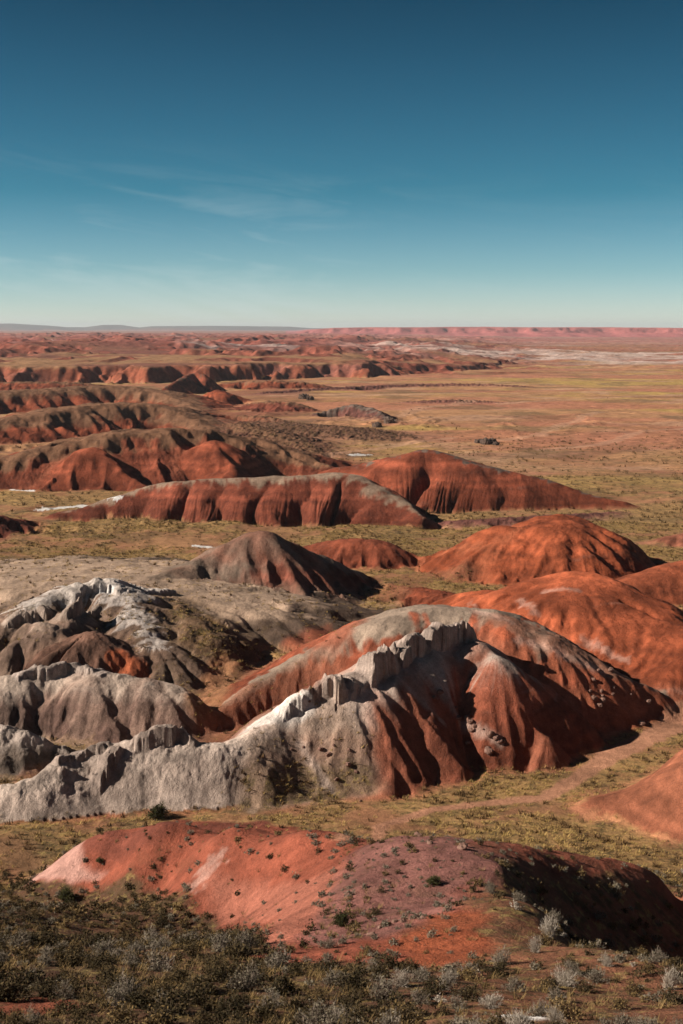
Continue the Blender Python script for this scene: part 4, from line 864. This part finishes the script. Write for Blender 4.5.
# rock outcrops along the crest of the rilled ridge
M_ROCK, nt, bs = new_mat('pale_sandstone'); tcn = nt.nodes.new('ShaderNodeNewGeometry'); ps = tcn.outputs['Position']
mpn = nt.nodes.new('ShaderNodeMapping'); mpn.inputs['Scale'].default_value = (.35, .35, 2.4); nt.links.new(ps, mpn.inputs[0])
sb_ = nnoise(nt, mpn.outputs[0], 1.3, 6, .6); fn_ = nnoise(nt, ps, 2.2, 7, .7)
cb = nmix(nt, nmap(nt, sb_, .35, .65, 0, 1), (.47, .39, .35, 1), (.30, .225, .195, 1)); cb = nmix(nt, nmap(nt, fn_, .45, .7, 0, .6), cb, (.22, .16, .14, 1)); nt.links.new(cb, bs.inputs['Base Color'])
bp = nt.nodes.new('ShaderNodeBump'); bp.inputs['Strength'].default_value = .7; bp.inputs['Distance'].default_value = .25; nt.links.new(nmath(nt, 'ADD', fn_, sb_), bp.inputs['Height']); nt.links.new(bp.outputs[0], bs.inputs['Normal'])
M_DROCK, nt, bs = new_mat('dark_boulder_rock'); ps = nt.nodes.new('ShaderNodeNewGeometry').outputs['Position']
nt.links.new(nmix(nt, nmap(nt, nnoise(nt, ps, 1.2, 6, .7), .3, .7, 0, 1), (.05, .035, .03, 1), (.14, .095, .075, 1)), bs.inputs['Base Color'])
M_RROCK, nt, bs = new_mat('red_brown_rock'); ps = nt.nodes.new('ShaderNodeNewGeometry').outputs['Position']
nt.links.new(nmix(nt, nmap(nt, nnoise(nt, ps, 3, 6, .7), .3, .7, 0, 1), (.09, .045, .035, 1), (.26, .16, .13, 1)), bs.inputs['Base Color'])
def rock_mesh(name, seed, lx, ly, lz, mat, boxy=4.0, rough=.16, flute=.2, cuts=26, freq=1.1):
    bm = bmesh.new(); bmesh.ops.create_cube(bm, size=2.0); bmesh.ops.subdivide_edges(bm, edges=bm.edges[:], cuts=cuts, use_grid_fill=True)
    bm.verts.ensure_lookup_table(); V = np.array([v.co[:] for v in bm.verts])
    nrm = (np.abs(V) ** boxy).sum(1) ** (1 / boxy); V = V / nrm[:, None]
    p = V * np.array((lx, ly, lz)); L_ = max(lx, ly)
    an = np.arctan2(p[:, 1], p[:, 0]); per_ = an * L_
    fl = ridged(p[:, 0] * freq + 9, p[:, 1] * freq + p[:, 2] * .12, 4, seed) - .6
    out = 1 + flute * fl * (1 - np.abs(V[:, 2]) ** 6 * .6)
    p[:, 0] *= out; p[:, 1] *= out
    p[:, 2] += np.where(V[:, 2] > .2, lz * (.55 * fbm(p[:, 0] * .7, p[:, 1] * .7, 4, seed + 3) + .25 * np.round(2 * noise(p[:, 0] * .9, p[:, 1] * .9, seed + 4)) / 2), 0)
    led = np.round(p[:, 2] * 2.2) / 2.2
    q = rough * fbm(p[:, 0] * 2.1 + led * 2, p[:, 1] * 2.1 - p[:, 2] * 2, 4, seed + 6)
    p += V * q[:, None] * min(lx, ly, lz)
    for v, c in zip(bm.verts, p): v.co = c
    for f in bm.faces: f.smooth = False
    me = bpy.data.meshes.new(name); bm.to_mesh(me); bm.free(); me.materials.append(mat); return me
for i, (px, py, sz, lb) in enumerate([(479, 443, 1.6, 'dark boulder at the left end of the black cluster on the plain'), (486, 444, 2.2, 'largest dark boulder of the black cluster on the plain'), (492, 443, 1.8, 'flat-topped dark boulder in the black cluster on the plain'), (496, 445, 1.3, 'smallest dark boulder at the right of the black cluster'), (304, 399, 3.2, 'lone dark rock on the plain below the bluffs'), (310, 400, 2.4, 'low dark rock leaning against the lone dark rock'), (389, 423, 2.4, 'dark rock at the right foot of the mauve knoll'), (377, 427, 2.0, 'dark rock below the mauve knoll')]):
    p = hit(px, py); o = bpy.data.objects.new('boulder', rock_mesh('boulder', 700 + i * 7, sz * 1.3, sz, sz * .8, M_DROCK, 2.6, .3, .3, 9, .8)); C.objects.link(o)
    o.location = (p[0], p[1], p[2] + sz * .3); o.rotation_euler = (0, 0, prng.uniform(0, 6)); tag(o, lb, 'boulder')
RK = [rock_mesh('boulder', 800 + i, .5, .4, .32, M_RROCK, 2.5, .35, .3, 5, 1.5) for i in range(5)]
def stones(path, n_, spread, smin, smax, lb):
    L = [hit(*q) for q in path]
    for i in range(n_):
        t = prng.uniform(0, len(L) - 1.001); a, b = L[int(t)], L[int(t) + 1]; q = a + (b - a) * (t - int(t)); x, y = q[0] + prng.gauss(0, spread), q[1] + prng.gauss(0, spread)
        o = bpy.data.objects.new('boulder', RK[prng.randrange(5)]); C.objects.link(o); s_ = prng.uniform(smin, smax) ** 1.5; o.scale = (s_, s_ * prng.uniform(.8, 1.2), s_)
        o.location = (x, y, height(x, y) + .08 * s_); o.rotation_euler = (prng.uniform(-.3, .3), prng.uniform(-.3, .3), prng.uniform(0, 6)); tag(o, lb, 'boulder', lb.replace('stone', 'stones', 1))
stones([(582, 683), (600, 690), (628, 697), (655, 690)], 16, 1.6, .3, 1.0, 'tumbled stone at the foot of the white-streaked red slope')
stones([(440, 690), (470, 725), (500, 742)], 16, .8, .4, 1.1, 'tumbled stone in the main gully of the rilled ridge')
stones([(300, 730), (320, 760), (335, 785)], 14, 1.6, .35, .9, 'scattered stone on the grey apron below the outcrops')
stones([(360, 838), (420, 846), (480, 852)], 12, .5, .35, .8, 'small stone on the crest of the pink shelf')
stones([(350, 940), (390, 925), (420, 918)], 10, .5, .25, .6, 'pale stone along the upper edge of the orange patch')
